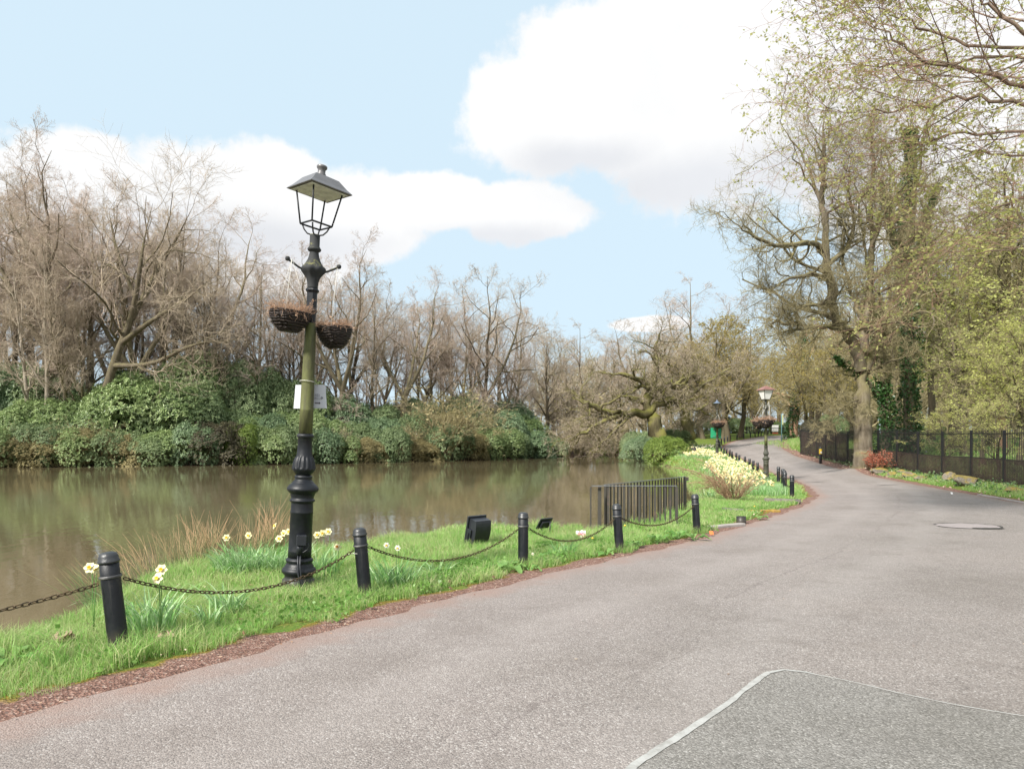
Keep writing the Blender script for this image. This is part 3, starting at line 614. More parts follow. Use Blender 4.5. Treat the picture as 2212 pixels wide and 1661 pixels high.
def lamp(loc, tilt, detail, lantern, cols, label, scale=1.0, yaw=0.0, seg=28):
    Mi, Mp, Mb = cols
    r = empty('street_lamp', loc, tilt, label, 'lamp post', 'ornate cast-iron lamp posts beside the pond', (scale,) * 3)
    G().lathe(sc3(base_prof), seg).build('base', Mi, r)
    G().lathe(sc3(shaft_prof), seg).build('lower_shaft', Mi, r)
    fl = lambda z, a: 1 + .055 * np.cos(a * 14) * ((z > z3(655)) & (z < z3(572)))
    G().lathe(sc3(bulb_prof), 84 if detail else 28, mod=fl if detail else None).build('fluted_bulb', Mi, r)
    G().lathe([(.0755, z3(412)), (.0745, 2.05), (.0765, 2.055), (.0735, 2.065), (.072, 2.3), (.0645, 2.72), (.0655, 2.725), (.0635, 2.735), (.058, z2(1440))], 24).build('pole', Mp, r)
    G().lathe([(.052, z2(1445)), (.053, z2(1350)), (.066, z2(1343)), (.068, z2(1332)), (.060, z2(1324)), (.057, z2(1318)), (.0565, z2(1190)), (.060, z2(1184)), (.072, z2(1175)), (.076, z2(1165)), (.070, z2(1156)), (.058, z2(1150))], 8, smooth=False, rz=.39).build('panelled_neck', Mi, r)
    md = (lambda z, a: 1 + .06 * np.cos(a * 8) * ((z > z2(1060)) & (z < z2(965)))) if detail else None
    G().lathe(sc2([(43, 1152), (42, 1140), (46, 1100), (54, 1070), (66, 1046), (80, 1028), (96, 1008), (99, 996), (98, 984), (88, 972), (80, 962), (72, 952), (62, 934), (50, 910), (42, 885), (38, 860), (36, 842), (50, 838), (56, 828), (54, 818), (46, 812), (46, 806), (41, 802), (41, 712), (40, 704)]), 48 if detail else 20, mod=md).build('crown_neck', Mb, r)
    rot = rotm('Z', yaw)
    for s in (-1, 1):      # ladder bar arms
        ar = [(s * .09, 0, z2(1010)), (s * .16, 0, z2(990)), (s * .285, 0, z2(938))]
        P = np.array(ar) @ rot.T; g = G().tube(P, .0125, 8); e = P[-1] + np.array([0, 0, .004])
        g.lathe([(.004, -.026), (.02, -.02), (.027, -.006), (.028, .008), (.02, .022), (.005, .027)], 10, c=e); g.build('ladder_bar', Mb, r)
    L = empty('lantern', (0, 0, 0)); L.parent = r; bpy.data.objects.remove(L)
    zb, zr, ze = z2(706), z2(622), z2(345)
    if lantern == 'open':
        ty = rotm('Y', .055) @ rotm('Z', R(2.0)); piv = np.array([0, 0, zb])
        T = lambda q: (np.array(q, float) - piv) @ ty.T + piv
        hr, he = .178, .30
        g = G(); cr = [(hr, 0), (0, hr), (-hr, 0), (0, -hr)]; ce = [(he * 1.0, 0), (0, he), (-he, 0), (0, -he)]
        for i in range(4):
            a, b = cr[i], cr[(i + 1) % 4]; g.tube(T([(a[0], a[1], zr), (b[0], b[1], zr)]), .011, 4)
            g.tube(T([(a[0], a[1], zr), (ce[i][0] * .86, ce[i][1] * .86, ze)]), .0095, 6)
            g.tube(T([(a[0] * .85, a[1] * .85, zr - .012), (a[0] * .72, a[1] * .72, zr - .06), (a[0] * .5, a[1] * .5, zb + .012), (0, 0, zb - .01)]), .009, 6)
        g.build('lantern_frame', Mi, r)
        # four-sided roof: flat brim, steep hips, shallow top
        def pyr(levels, close=True):
            V = []; 
            for h, z in levels: V += [(h, 0, z), (0, h, z), (-h, 0, z), (0, -h, z)]
            Fx = [(i * 4 + j, i * 4 + (j + 1) % 4, i * 4 + 4 + (j + 1) % 4, i * 4 + 4 + j) for i in range(len(levels) - 1) for j in range(4)]
            if close: Fx.append(tuple(range(4))[::-1]); Fx.append(tuple((len(levels) - 1) * 4 + j for j in range(4)))
            return T(V), Fx
        g = G(); g.add(*pyr([(.315, ze), (.37, ze + .002), (.372, ze + .008), (.305, ze + .055), (.205, ze + .145), (.06, ze + .19), (.05, ze + .19)])); g.build('lantern_roof', M_roofm, r)
        g = G(); g.add(*pyr([(.30, ze - .010), (.325, ze - .004), (.30, ze - .002)])); g.build('reflector', M_refl, r)
        g = G(); pts = [(.058, ze + .165), (.052, ze + .20), (.043, ze + .215), (.042, ze + .25), (.056, ze + .268), (.059, ze + .275), (.059, ze + .29), (.052, ze + .297), (.01, ze + .30)]
        b0 = g.n; g.lathe(pts, 16); g.V[-1] = T(g.V[-1]); g.build('finial', M_roofm, r)
    elif lantern == 'panel':
        hr, he = .14, .27
        c4 = lambda h, z: [(h * sx, h * sy, z) for sx, sy in ((1, 1), (-1, 1), (-1, -1), (1, -1))]
        rz = rotm('Z', .25)
        V = np.array(c4(hr, zb + .03) + c4(he - .02, ze)) @ rz.T
        G().add(V, [(0, 1, 5, 4), (1, 2, 6, 5), (2, 3, 7, 6), (3, 0, 4, 7)]).build('glazing', M_whitepanel, r)
        g = G()
        for i in range(4):
            g.tube(np.array([V[i], V[i + 4]]) * [1.02, 1.02, 1], .016, 4); g.tube([V[i] * [1.02, 1.02, 1], V[(i + 1) % 4] * [1.02, 1.02, 1]], .02, 4)
        g.build('lantern_frame', Mi, r)
        V = np.array(c4(he + .05, ze - .005) + c4(he + .045, ze + .02) + c4(.05, ze + .20)) @ rz.T
        G().add(V, [(3, 2, 1, 0)] + [(i * 4 + j, i * 4 + (j + 1) % 4, i * 4 + 4 + (j + 1) % 4, i * 4 + 4 + j) for i in range(2) for j in range(4)] + [(8, 9, 10, 11)]).build('lantern_roof', M_redroof, r)
    else:
        G().lathe([(.33, ze), (.335, ze + .01), (.25, ze + .06), (.12, ze + .14), (.08, ze + .20), (.05, ze + .22), (.06, ze + .27), (.02, ze + .30)], 20).build('lantern_roof', M_bluegrey, r)
        g = G()
        for i in range(6):
            q = i / 6 * 6.283; c, s = math.cos(q), math.sin(q); g.tube([(.05 * c, .05 * s, zb), (.13 * c, .13 * s, zr), (.24 * c, .24 * s, ze)], .012, 5)
        g.lathe([(.13, zr - .01), (.14, zr), (.13, zr + .01)], 16, cap=False); g.build('lantern_frame', Mi, r)
    return r
M_roofm = simple('roof_metal', (.12, .115, .12), .45, var=.15, scale=7, bump=.1, spec=.6)
M_refl = simple('reflector_glass', (.72, .73, .72), .4, var=.3, scale=12)
LX, LY = -2.42, 7.72
lz = Hs(LX, LY)
lamp1 = lamp((LX, LY, lz), (0, .048, 0), True, 'open', (M_post, M_pole, M_mossiron), 'large ornate black lamp post with an empty open lantern, green mossy pole, among daffodils', yaw=R(28))
ML = Matrix.Translation((LX, LY, lz)) @ Matrix.Rotation(.048, 4, 'Y')
def onlamp(x, y, z): return np.array(ML @ Vector((x, y, z)))
# junction box and cables of the lamp
g = G(); g.box((.055, -.145, z3(1143)), (.105, .075, .115), rotm('Z', .35), bev=.006); g.build('junction_box', M_plastic, lamp1)
g = G(); g.tube([(.04, -.135, z3(1180)), (.035, -.135, z3(1200)), (.03, -.13, z3(1245))], [.034, .036, .03], 10); g.build('cable_gland', M_plastic, lamp1)
g = G()
for k, dx in enumerate((0, .028)):
    g.tube([(.02 + dx, -.135, z3(1240)), (.035 + dx * .8, -.165, z3(1310)), (.055 + dx, -.205, z3(1370)), (.075 + dx, -.20, z3(1420)), (.10 + dx, -.205, z3(1470)), (.10 + dx, -.21, -.03)], .009, 6)
g.tube([(.10, -.12, z3(1150)), (.135, -.125, z3(1175)), (.125, -.13, z3(1205)), (.085, -.14, z3(1225)), (.06, -.14, z3(1230))], .005, 6)
g.build('cable', M_plastic, lamp1)

def basket(center, rad, hgt, name_lab, tilt=(0, 0, 0), seed=0, chains=None, fine=True, group='wicker hanging baskets with dead plants', kids=1.0):
    r = np.random.RandomState(seed); o = empty('hanging_basket', tuple(center), tilt, name_lab, 'hanging basket', group)
    g = G(); rows = 15 if fine else 6; P = []; n = 49
    for i in range(rows):   # woven rods
        u = i / (rows - 1); z = -hgt + hgt * u; rr = rad * (math.sin(min(1, .22 + .78 * u ** .8) * math.pi / 2))
        a = np.linspace(0, 2 * math.pi, n); w = .0075 * np.cos(a * 12 + math.pi * (i % 2)); zz = z + .004 * r.randn() + .004 * np.sin(a * 3 + r.rand() * 6)
        P.append(np.stack([(rr + w) * np.cos(a), (rr + w) * np.sin(a), zz * np.ones(n)], -1))
    g.tubes(np.array(P), np.full((rows, n), hgt / rows * .52), 5)
    S = []
    for j in range(24):
        q = j / 24 * 6.283; S.append([(rad * math.sin(min(1, .22 + .78 * u ** .8) * math.pi / 2) * math.cos(q), rad * math.sin(min(1, .22 + .78 * u ** .8) * math.pi / 2) * math.sin(q), -hgt + hgt * u + .01) for u in np.linspace(0, 1, 6)])
    g.tubes(np.array(S), np.full((24, 6), .006), 4)
    g.lathe([(rad * .3, -hgt), (rad * .8, -hgt * .5), (rad * .95, -.02), (rad * .9, -.015), (.01, -.015)], 20, cap=True)
    g.build('wicker_bowl', M_wicker, o)
    m = int((520 if fine else 220) * kids); a = r.rand(m) * 6.283; q = np.sqrt(r.rand(m)) * rad * .95; p0 = np.stack([q * np.cos(a), q * np.sin(a), np.full(m, -.01)], -1)
    d = np.stack([np.cos(a) * r.rand(m) * 1.1, np.sin(a) * r.rand(m) * 1.1, .5 + r.rand(m)], -1) + .4 * r.randn(m, 3); L = rad * (.35 + .75 * r.rand(m) ** 1.5)
    T = [p0]
    for k in range(3): d = nrm(d + .55 * r.randn(m, 3) - [0, 0, .22 * k]); T.append(T[-1] + d * (L / 3)[:, None])
    P = np.stack(T, 1); wdt = .0022 if fine else .008
    g = G(); g.tubes(P, np.tile(np.array([1, .9, .7, .4]) * wdt, (m, 1)), 3)
    # shrivelled leaf scraps
    mm = m; pc = P[r.randint(0, m, mm), r.randint(1, 4, mm)]; sz = (.012 if fine else .03) * (.5 + r.rand(mm))
    e1 = nrm(r.randn(mm, 3)) * sz[:, None]; e2 = nrm(r.randn(mm, 3)) * sz[:, None] * .6
    V = np.stack([pc - e1, pc - e2, pc + e1, pc + e2], 1).reshape(-1, 3); g.add(V, [np.arange(mm * 4).reshape(-1, 4)])
    g.build('dead_plant', M_dry, o)
    if chains is not None:
        g = G()
        top = np.array(chains) - np.array(center)
        for k in range(3):
            q = k / 3 * 6.283 + .6; e = np.array([rad * .97 * math.cos(q), rad * .97 * math.sin(q), 0.])
            g.tube([top, (top + e) / 2 + [0, 0, -.004], e], .0028 if fine else .006, 5)
        g.build('hanger_chain', M_string, o)
    return o
ca, sa = math.cos(R(28)), math.sin(R(28))
e1 = onlamp(-.285 * ca, -.285 * sa, z2(938)); e2 = onlamp(.285 * ca, .285 * sa, z2(938))
basket(np.array([e1[0] + .035, e1[1] - .02, onlamp(-.2, 0, z2(1378))[2]]), .215, .215, 'dark wicker hanging basket on the left side of the ornate lamp post, higher one', (.02, .09, 0), 1, chains=e1)
basket(np.array([e2[0] - .055, e2[1] + .0, onlamp(.2, 0, z2(1455))[2]]), .195, .225, 'dark wicker hanging basket on the right side of the ornate lamp post, lower one', (.02, -.02, 0), 2, chains=e2)

# paper notice tied behind the pole, its print showing through mirrored
sg = empty('paper_notice', onlamp(.0, .085, 2.215), (0, .02, 0), 'white paper notice tied behind the lamp post, print showing through in reverse', 'notice')
pw, ph = .185, .135
g = G(); xs_ = np.linspace(-pw, pw, 13)
V = []; 
for s in (0, 1):
    for zz in (-ph, ph):
        for x in xs_: V.append((x * (1 + (-.07 if zz > 0 else .03)), .01 + .5 * x * x * 1.2 + .002 * s, zz + .004 * math.sin(x * 9)))
Fx = [(i, i + 1, 13 + i + 1, 13 + i) for i in range(12)] + [(26 + i, 39 + i, 39 + i + 1, 26 + i + 1) for i in range(12)]
g.add(np.array(V), Fx, 0, True); g.build('sheet', M_paper, sg)
def text_mesh(s, size, name, m, parent, loc, mirror=False, rot=(R(90), 0, 0)):
    cu = bpy.data.curves.new(name, 'FONT'); cu.body = s; cu.size = size; cu.extrude = .0004; tmp = bpy.data.objects.new('tmp_text', cu); COL.objects.link(tmp)
    dg = bpy.context.evaluated_depsgraph_get(); me = bpy.data.meshes.new_from_object(tmp.evaluated_get(dg)); bpy.data.objects.remove(tmp)
    V = np.array([v.co[:] for v in me.vertices])
    if mirror: V[:, 0] *= -1
    me.vertices.foreach_set('co', V.ravel()); me.materials.clear(); me.materials.append(m)
    o = link(name, me, parent, loc); o.rotation_euler = rot; return o
text_mesh('LEA', .036, 'printed_line', M_ink, sg, (.118, .002, .006), True)
text_mesh('CON', .036, 'printed_line', M_ink, sg, (.126, .002, -.032), True)
g = G(); g.box((.085, .006, -.072), (.05, .0015, .009)); g.add([(.108, .0052, -.086), (.124, .0052, -.072), (.108, .0052, -.058), (.108, .0066, -.086), (.124, .0066, -.072), (.108, .0066, -.058)], [(0, 1, 2), (5, 4, 3), (0, 3, 4, 1), (1, 4, 5, 2)]); g.build('printed_arrow', M_ink2, sg)
g = G(); 
for k in range(6): g.box((.140 + .007 * math.cos(k * 2.1), .0055, -.014 + .009 * math.sin(k * 2.1)), (.008, .0012, .010), rotm('Y', k * .9))
g.build('printed_emblem', M_ink, sg)
g = G(); g.tube([(.086 * math.cos(q), -.085 + .088 * math.sin(q), ph + .022 + .012 * math.sin(q * 1.0 + 3.6)) for q in np.linspace(2.6, 6.9, 16)], .0035, 5); g.tube([(.07, -.03, ph + .02), (.082, .0, ph + .005), (.088, .012, ph - .008)], .003, 5); g.build('string', M_string, sg)

# further lamp posts with their baskets
def zl(py, Y): return CAMZ - (py - HY) * Y / F
L2 = ((1655 - CX) / F * 31.5, 31.5); z0 = Hs(*L2)
lamp((L2[0], L2[1], z0), (0, -.005, 0), True, 'panel', (M_iron_w, M_pole, M_iron_w), 'lamp post with opaque white panes and faded red roof behind the daffodils', scale=.94, yaw=1.4, seg=24)
basket(np.array([L2[0] - .10, L2[1] - .30, zl(908, 31.2)]), .33, .33, 'brown hanging basket on the front of the white-glazed lamp post', seed=5, fine=False, chains=np.array([L2[0] + .02, L2[1] - .27, zl(868, 31.2)]), group='hanging baskets on the far lamps', kids=1.3)
basket(np.array([L2[0] - .22, L2[1] + .25, zl(911, 31.7)]), .30, .30, 'hanging basket mostly hidden behind the white-glazed lamp post', seed=6, fine=False, chains=np.array([L2[0] - .05, L2[1] + .22, zl(868, 31.7)]), group='hanging baskets on the far lamps')
L3 = ((1549 - CX) / F * 55.6, 55.6); L3 = (min(L3[0], float(XL(55.6)) - 1.2), 55.6); z0 = Hs(*L3)
lamp((L3[0], L3[1], z0), (0, 0, 0), False, 'round', (M_iron_w, M_pole, M_iron_w), 'distant lamp post with round blue-grey hood above the green sign', scale=.98, yaw=1.4, seg=16)
basket(np.array([L3[0], L3[1] - .35, zl(914, 55.2)]), .5, .40, 'small far hanging basket above the green sign', seed=7, fine=False, chains=np.array([L3[0], L3[1] - .25, zl(895, 55.2)]), group='hanging baskets on the far lamps', kids=1.3)
sg = empty('sign_board', (L3[0] - .05, L3[1] + .16, 0), (0, 0, 0), 'back of a bright green sign board fixed to the distant lamp post', 'sign')
G().box((0, 0, zl(935, 55.6)), (.86, .03, .83), bev=.012).build('board', M_green, sg)
for dz in (.27, -.27): G().box((0, -.035, zl(935, 55.6) + dz), (.5, .035, .035)).build('bracket', M_steel, sg)
L4 = ((1561.5 - CX) / F * 100, 100.); z0 = Hs(min(L4[0], float(XL(100)) - 1.5), 100)
lamp((L4[0], 100, z0 - .1), (0, 0, 0), False, 'panel', (M_iron_w, M_iron_w, M_iron_w), 'farthest lamp post with pale lantern behind the green sign', scale=.92, yaw=0, seg=12)

# ----- flood lights
def floodlight(loc, rot, s, label, big):
    o = empty('floodlight', loc, rot, label, 'floodlight', 'black garden floodlights on the grass bank', (s, s, s))
    if big:   # bulky ballast housing seen from behind: front frame on the left, curved back
        g = G(); n = 9; a = np.linspace(-.62, .62, n); prof = [(.04, -.24)] + [(.05 + .24 * math.cos(q) - .02, .235 * math.sin(q) / math.sin(.62)) for q in a] + [(.04, .24)]
        V = [(x, y, z) for y in (-.19, .19) for x, z in prof]; m = len(prof)
        Fx = [(i, i + 1, m + i + 1, m + i) for i in range(m - 1)] + [tuple(range(m))[::-1], tuple(m + i for i in range(m))]
        g.add(np.array(V), [f for f in Fx]); g.build('housing', M_plastic, o)
        G().box((.02, 0, 0), (.045, .46, .56), bev=.012).build('front_frame', M_plastic, o)
        G().box((-.006, 0, 0), (.008, .40, .50)).build('glass', M_glass, o)
        G().box((.10, -.205, -.07), (.12, .035, .22), bev=.006).build('ballast_cover', M_plastic, o)
        g = G(); g.box((.10, -.24, -.18), (.03, .008, .30)); g.box((.10, .24, -.18), (.03, .008, .30)); g.box((.10, 0, -.33), (.03, .49, .008)); g.build('bracket', M_plastic, o)
    else:
        G().box((0, 0, 0), (.03, .34, .27), bev=.01).build('front_frame', M_plastic, o)
        G().box((-.018, 0, 0), (.006, .28, .21)).build('glass', M_glass, o)
        G().box((.035, 0, -.01), (.05, .24, .17), bev=.012).build('housing', M_plastic, o)
    return o
M_glass = simple('lamp_glass', (.05, .055, .06), .08, var=.1, spec=.8)
fx, fy = PT(1029, 1187, 11.6)[:2]; zf_ = Hs(fx, fy)
floodlight((fx - .03, fy, zf_ + .30), (0, R(13), R(-48)), .86, 'large black box-shaped floodlight on the grass left of the middle bollard', True)
fx, fy = PT(1176, 1147, 13.1)[:2]; zf_ = Hs(fx, fy)
f2 = floodlight((fx, fy, zf_ + .24), (0, R(36), R(-50)), .92, 'small flat black floodlight on two stakes right of the middle bollard', False)
tag(G().tube([(fx - .11, fy + .02, zf_ - .05), (fx - .11, fy + .02, zf_ + .22)], .012, 6).tube([(fx + .10, fy - .02, zf_ - .05), (fx + .11, fy - .02, zf_ + .28)], .012, 6).build('floodlight_stand', M_plastic), 'pair of thin black stakes carrying the small floodlight', 'stand')
tag(G().tube([(fx - .08, fy, zf_ + .16), (fx - .02, fy - .06, zf_ + .07), (fx + .12, fy - .12, zf_ + .03), (fx + .3, fy - .16, zf_ + .02), (fx + .42, fy - .18, zf_ - .02)], .008, 6).build('cable', M_plastic), 'thin black cable trailing from the small floodlight into the grass', 'cable')
p = PT(1497.5, 968, 60); pz = Hs(p[0], 60)
floodlight((p[0], 60, pz + .3), (0, R(10), R(100)), 1.3, 'distant floodlight on the bank beside the round green bush', True)

# ----- low railing round the outfall
M_rail = simple('railing_paint', (.055, .05, .042), .6, var=.4, scale=6, col2=(.12, .075, .06), thr=(.55, .75))
M_railtop = simple('railing_top', (.15, .16, .175), .45, var=.3, scale=8)
rr = empty('railing', (3.45, 14.4, 0), (0, 0, 0), 'low black vertical-bar railing forming a corner beside the water', 'railing')
def rl(x, y, z): return np.array([x - 3.45, y - 14.4, z])
def flat_bar(g, a, b, w, h):
    a = np.array(a); b = np.array(b); d = nrm(b - a); s = nrm(np.cross(d, [0, 0, 1.] if abs(d[2]) < .9 else [0, 1., 0])); u = np.cross(s, d)
    V = [p + sx * s * w / 2 + sy * u * h / 2 for p in (a, b) for sx, sy in ((-1, -1), (1, -1), (1, 1), (-1, 1))]
    g.add(np.array(V), [(0, 1, 2, 3)[::-1], (4, 5, 6, 7), (0, 1, 5, 4), (1, 2, 6, 5), (2, 3, 7, 6), (3, 0, 4, 7)])
TZ = .68
A0, A1 = (1.66, 14.4), (3.47, 14.4); B0, B1 = (2.0, 14.75), (4.62, 18.25)
g = G(); flat_bar(g, rl(A0[0] + .02, A0[1], TZ), rl(*A1, TZ), .045, .014); g.build('top_rail', M_railtop, rr)
g = G(); flat_bar(g, rl(*B0, TZ - .002), rl(*B1, TZ - .002), .045, .014); g.build('top_rail', M_railtop, rr)
for (x, y), w_, zb_ in ((A0, .03, -.5), (A1, .055, -.42), ((1.86, 14.5), .07, -.5), (B1, .075, -.9), ((2.02, 14.78), .05, -.9)):
    g = G(); g.box(rl(x, y, (TZ - .02 + zb_) / 2), (w_, w_, TZ - .02 - zb_), bev=.003); g.build('post', M_rail, rr)
g = G()
for i in range(13):
    u = (i + 1.4) / 14.6; x = A0[0] + .22 + (A1[0] - A0[0] - .22) * u; w_ = .032 if i % 3 else .046; g.box(rl(x, A0[1], (TZ - .42) / 2), (w_, .014, TZ + .42))
flat_bar(g, rl(1.9, 14.42, -.30), rl(3.4, 14.42, -.12), .03, .02); g.build('bars', M_rail, rr)
g = G()
for i in range(26):
    u = (i + .7) / 27; g.box(rl(B0[0] + (B1[0] - B0[0]) * u, B0[1] + (B1[1] - B0[1]) * u, (TZ - .9) / 2), (.032, .022, TZ + .86))
g.build('bars', M_rail, rr)
g = G(); flat_bar(g, rl(B0[0], B0[1] - .02, -.34), rl(B1[0] - .3, B1[1] - .4, -.34), .03, .05); g.build('bottom_rail', M_rail, rr)
G().box(rl(4.66, 18.25, TZ - .06), (.12, .05, .10), bev=.01).build('latch', M_rail, rr)

# ----- long boundary fence on the right
M_fence = simple('fence_paint', (.012, .012, .014), .5, var=.3, scale=3)
def f_meshp(t):
    tc = t.n('ShaderNodeTexCoord'); n = t.noise((tc, 'Object'), .9, 4, .6); n2 = t.noise((tc, 'Object'), 60, 3, .7)
    c = t.ramp(n, [(.35, (.028, .020, .016)), (.55, (.055, .036, .028)), (.7, (.075, .04, .034))])
    a = t.ramp(t.math('ADD', n2, t.math('MULTIPLY', n, .25)), [(.52, 1.), (.70, .35)])
    p = t.n('ShaderNodeBsdfPrincipled', i={'Base Color': c, 'Roughness': .85, 'Alpha': a}); out(t, p)
M_mesh = mat('fence_mesh', f_meshp)
fr = empty('iron_fence', (FX(24), 24, 0), (0, 0, 0), 'long tall black iron fence with spiked bars and dark lower mesh along the right verge', 'fence')
post_y = [11.8, 14.2, 16.7, 19.1, 21.6, 24.0, 26.3, 28.7, 31.1, 33.5, 36.0, 38.5, 41, 43.3, 45.5, 47.6, 49.8, 52.0]
def fh(y): return Hs(FX(y) + 0.0, y)
TOPH = 1.86
for k, y in enumerate(post_y):
    x = FX(y); z = fh(y); g = G(); g.box((x - FX(24), y - 24, z + TOPH / 2 - .05), (.085, .085, TOPH + .14), bev=.004); g.build('post', M_fence, fr)
for k in range(len(post_y) - 1):
    ya, yb = post_y[k], post_y[k + 1]; a = np.array([FX(ya) - FX(24), ya - 24, fh(ya)]); b = np.array([FX(yb) - FX(24), yb - 24, fh(yb)])
    L = np.linalg.norm(b - a); g = G(); up = np.array([0, 0, 1.])
    for h in (TOPH - .10, .84, .08): flat_bar(g, a + up * h, b + up * h, .03, .04)
    n = int(L / .105)
    for i in range(1, n):
        p = a + (b - a) * i / n; g.box(p + up * (TOPH + .02) / 2 + up * .04, (.014, .014, TOPH - .04)); q = p + up * (TOPH + .05)
        g.add([q + (-.008, -.008, 0), q + (.008, -.008, 0), q + (.008, .008, 0), q + (-.008, .008, 0), q + (0, 0, .06)], [(0, 1, 4), (1, 2, 4), (2, 3, 4), (3, 0, 4)])
    g.build('bar_panel', M_fence, fr)
    off = nrm(np.cross(b - a, up)) * -.02; hh = .84 if ya < 34 else .84
    V = [a + off + up * .02, b + off + up * .02, b + off + up * hh, a + off + up * hh]; nn_ = np.cross(b - a, up); nn_ = nrm(nn_) * .004
    V = np.array(V + [v + nn_ for v in V]); G().add(V, [(0, 1, 2, 3), (7, 6, 5, 4), (0, 4, 5, 1), (2, 6, 7, 3)]).build('lower_mesh', M_mesh, fr)
    if ya >= 39:      # darker closed screen further on
        V = [a + off + up * hh, b + off + up * hh, b + off + up * (TOPH - .12), a + off + up * (TOPH - .12)]
        V = np.array(V + [v + nn_ for v in V]); G().add(V, [(0, 1, 2, 3), (7, 6, 5, 4), (0, 4, 5, 1), (2, 6, 7, 3)]).build('upper_mesh', M_mesh, fr)

# ----- marker post, bus-stop style pole, far fence and lamp, litter, stump, fallen posts
p = PT(1772.5, 991, 43); x, y = p[0], 43; z = Hs(x, y)
o = empty('marker_post', (x, y, z), (0, 0, 0), 'short dark marker post with a yellow band on the right verge', 'marker post')
G().lathe([(.085, -.1), (.085, 1.0), (.07, 1.05), (.02, 1.07)], 16).build('post', M_iron, o); G().lathe([(.087, .62), (.09, .63), (.09, .93), (.087, .94)], 16, cap=False).build('yellow_band', M_yellow, o)
G().box((0, -.088, .72), (.1, .008, .12)).build('white_label', M_white, o)
x, y = float((1688.5 - CX) / F * 70), 70; z = Hs(x, y)
o = empty('bus_stop_pole', (x, y, z), (0, 0, 0), 'slim teal pole with a narrow pale flag beside the far road edge', 'sign pole')
G().lathe([(.05, -.1), (.05, 2.9), (.02, 2.95)], 10).build('pole', M_teal, o); G().box((.10, 0, 2.35), (.14, .03, 1.0), bev=.01).build('flag', simple('pale_yellow', (.55, .56, .30), .5), o)
g = G(); fy_ = 112.0
o = empty('iron_fence', (45, fy_, 0), (0, 0, 0), 'low dark railings running across the far end of the road', 'fence')
for k in range(9):
    x = 38.5 + k * 2.0; z = Hs(x, fy_); G().box((x - 45, 0, z + .55), (.14, .14, 1.3)).build('post', M_fence, o)
g = G()
for i in range(90): x = 38.5 + i * .178; g.box((x - 45, 0, Hs(x, fy_) + .55), (.05, .03, 1.05))
g.box((46.5 - 45, 0, Hs(46, fy_) + 1.0), (16, .05, .07)); g.build('bar_panel', M_fence, o)
x, y = (1638 - CX) / F * 118, 118; z = Hs(x, y)
o = empty('sign_board', ((1672 - CX) / F * 116, 116, 0), (0, 0, 0), 'white board with red strip standing beyond the far railings', 'sign')
zb_ = zl(925, 116); G().box((.2, 0, zb_), (1.1, .06, 1.1)).build('board', M_white, o); G().box((.2, -.04, zb_ - 1.2), (1.0, .05, 1.0)).build('red_strip', simple('red_board', (.45, .09, .05), .5), o); G().box((.2, .05, zb_ - 1.5), (.1, .1, 4.6)).build('post', M_iron_w, o)

def stump(x, y, r, h, label): return tag(G().lathe([(r, -.08), (r, h), (r * .82, h), (r * .8, h - .05), (.01, h - .06)], 16, c=(0, 0, 0)).build('bollard_stump', M_post, loc=(x, y, Hs(x, y))), label, 'stump')
q = px2g(1601, 1133, -.19); stump(q[0], q[1], .10, .17, 'sawn-off black bollard stump at the edge of the verge litter')
q = px2g(1703, 1090, -.2)
def fallen(px, py, ln, az, label, r_=.075, m_=M_post, z=-.2, tip=.07):
    q = px2g(px, py, z); o = empty('fallen_bollard', (q[0], q[1], Hs(*q) + r_), (0, R(90), az), label, 'fallen bollard')
    G().lathe([(r_, -ln / 2), (r_, ln / 2)], 16, cap=True).build('post', m_, o); G().lathe([(r_ + .008, ln / 2 - .10), (r_ + .008, ln / 2 - .08)], 16, cap=False).build('collar', M_band, o); return o
M_oldpost = simple('old_post', (.16, .14, .12), .8, var=.4, scale=6)
fallen(1690, 1087, 1.0, R(-28), 'broken bollard lying flat in the grass below the bend, dark end towards the road', m_=M_oldpost)
fallen(1583, 1108, .55, R(-40), 'short grey broken post lying in the grass behind the sawn-off stump', .06, M_oldpost, -.19)
# crisp packet, orange scrap
def packet(px, py, z, s, m_, label, name='crisp_packet', cat='litter'):
    q = px2g(px, py, z); r = np.random.RandomState(int(px)); n = 6; V = []
    for s2 in (0, 1):
        for i in range(n):
            for j in range(n): V.append(((i / 5 - .5) * s, (j / 5 - .5) * s * .7 + s2 * .003, .02 + s * .35 + (j / 5 - .5) * s * .8 + .10 * s * r.randn() * (.5 if s2 else .5) * 1.0))
    V = np.array(V); V[36:, 2] = V[:36, 2] + .004
    Fx = [(b + i * n + j, b + (i + 1) * n + j, b + (i + 1) * n + j + 1, b + i * n + j + 1) for b in (0, 36) for i in range(5) for j in range(5)]
    return tag(G().add(V, Fx, 0, True).build(name, m_, loc=(q[0], q[1], Hs(*q) + .03)), label, cat)
def f_pack(t):
    tc = t.n('ShaderNodeTexCoord'); n = t.noise((tc, 'Object'), 9, 2, .5)
    c = t.ramp(n, [(.42, (.75, .72, .72)), (.47, (.70, .12, .22)), (.55, (.75, .55, .55)), (.62, (.75, .35, .05))], 'CONSTANT'); out(t, t.n('ShaderNodeBsdfPrincipled', i={'Base Color': c, 'Roughness': .3}))
packet(1255, 1168, -.18, .17, mat('packet', f_pack), 'crumpled pink and white crisp packet in the grass left of the railing')
packet(1537, 1160, -.17, .07, simple('orange_plastic', (.75, .18, .05), .5), 'small orange plastic scrap at the verge beside the last chained bollard', 'plastic_scrap')
packet(2056, 1062, -.02, .07, M_white, 'small white paper scrap on the right-hand grass verge', 'paper_scrap')
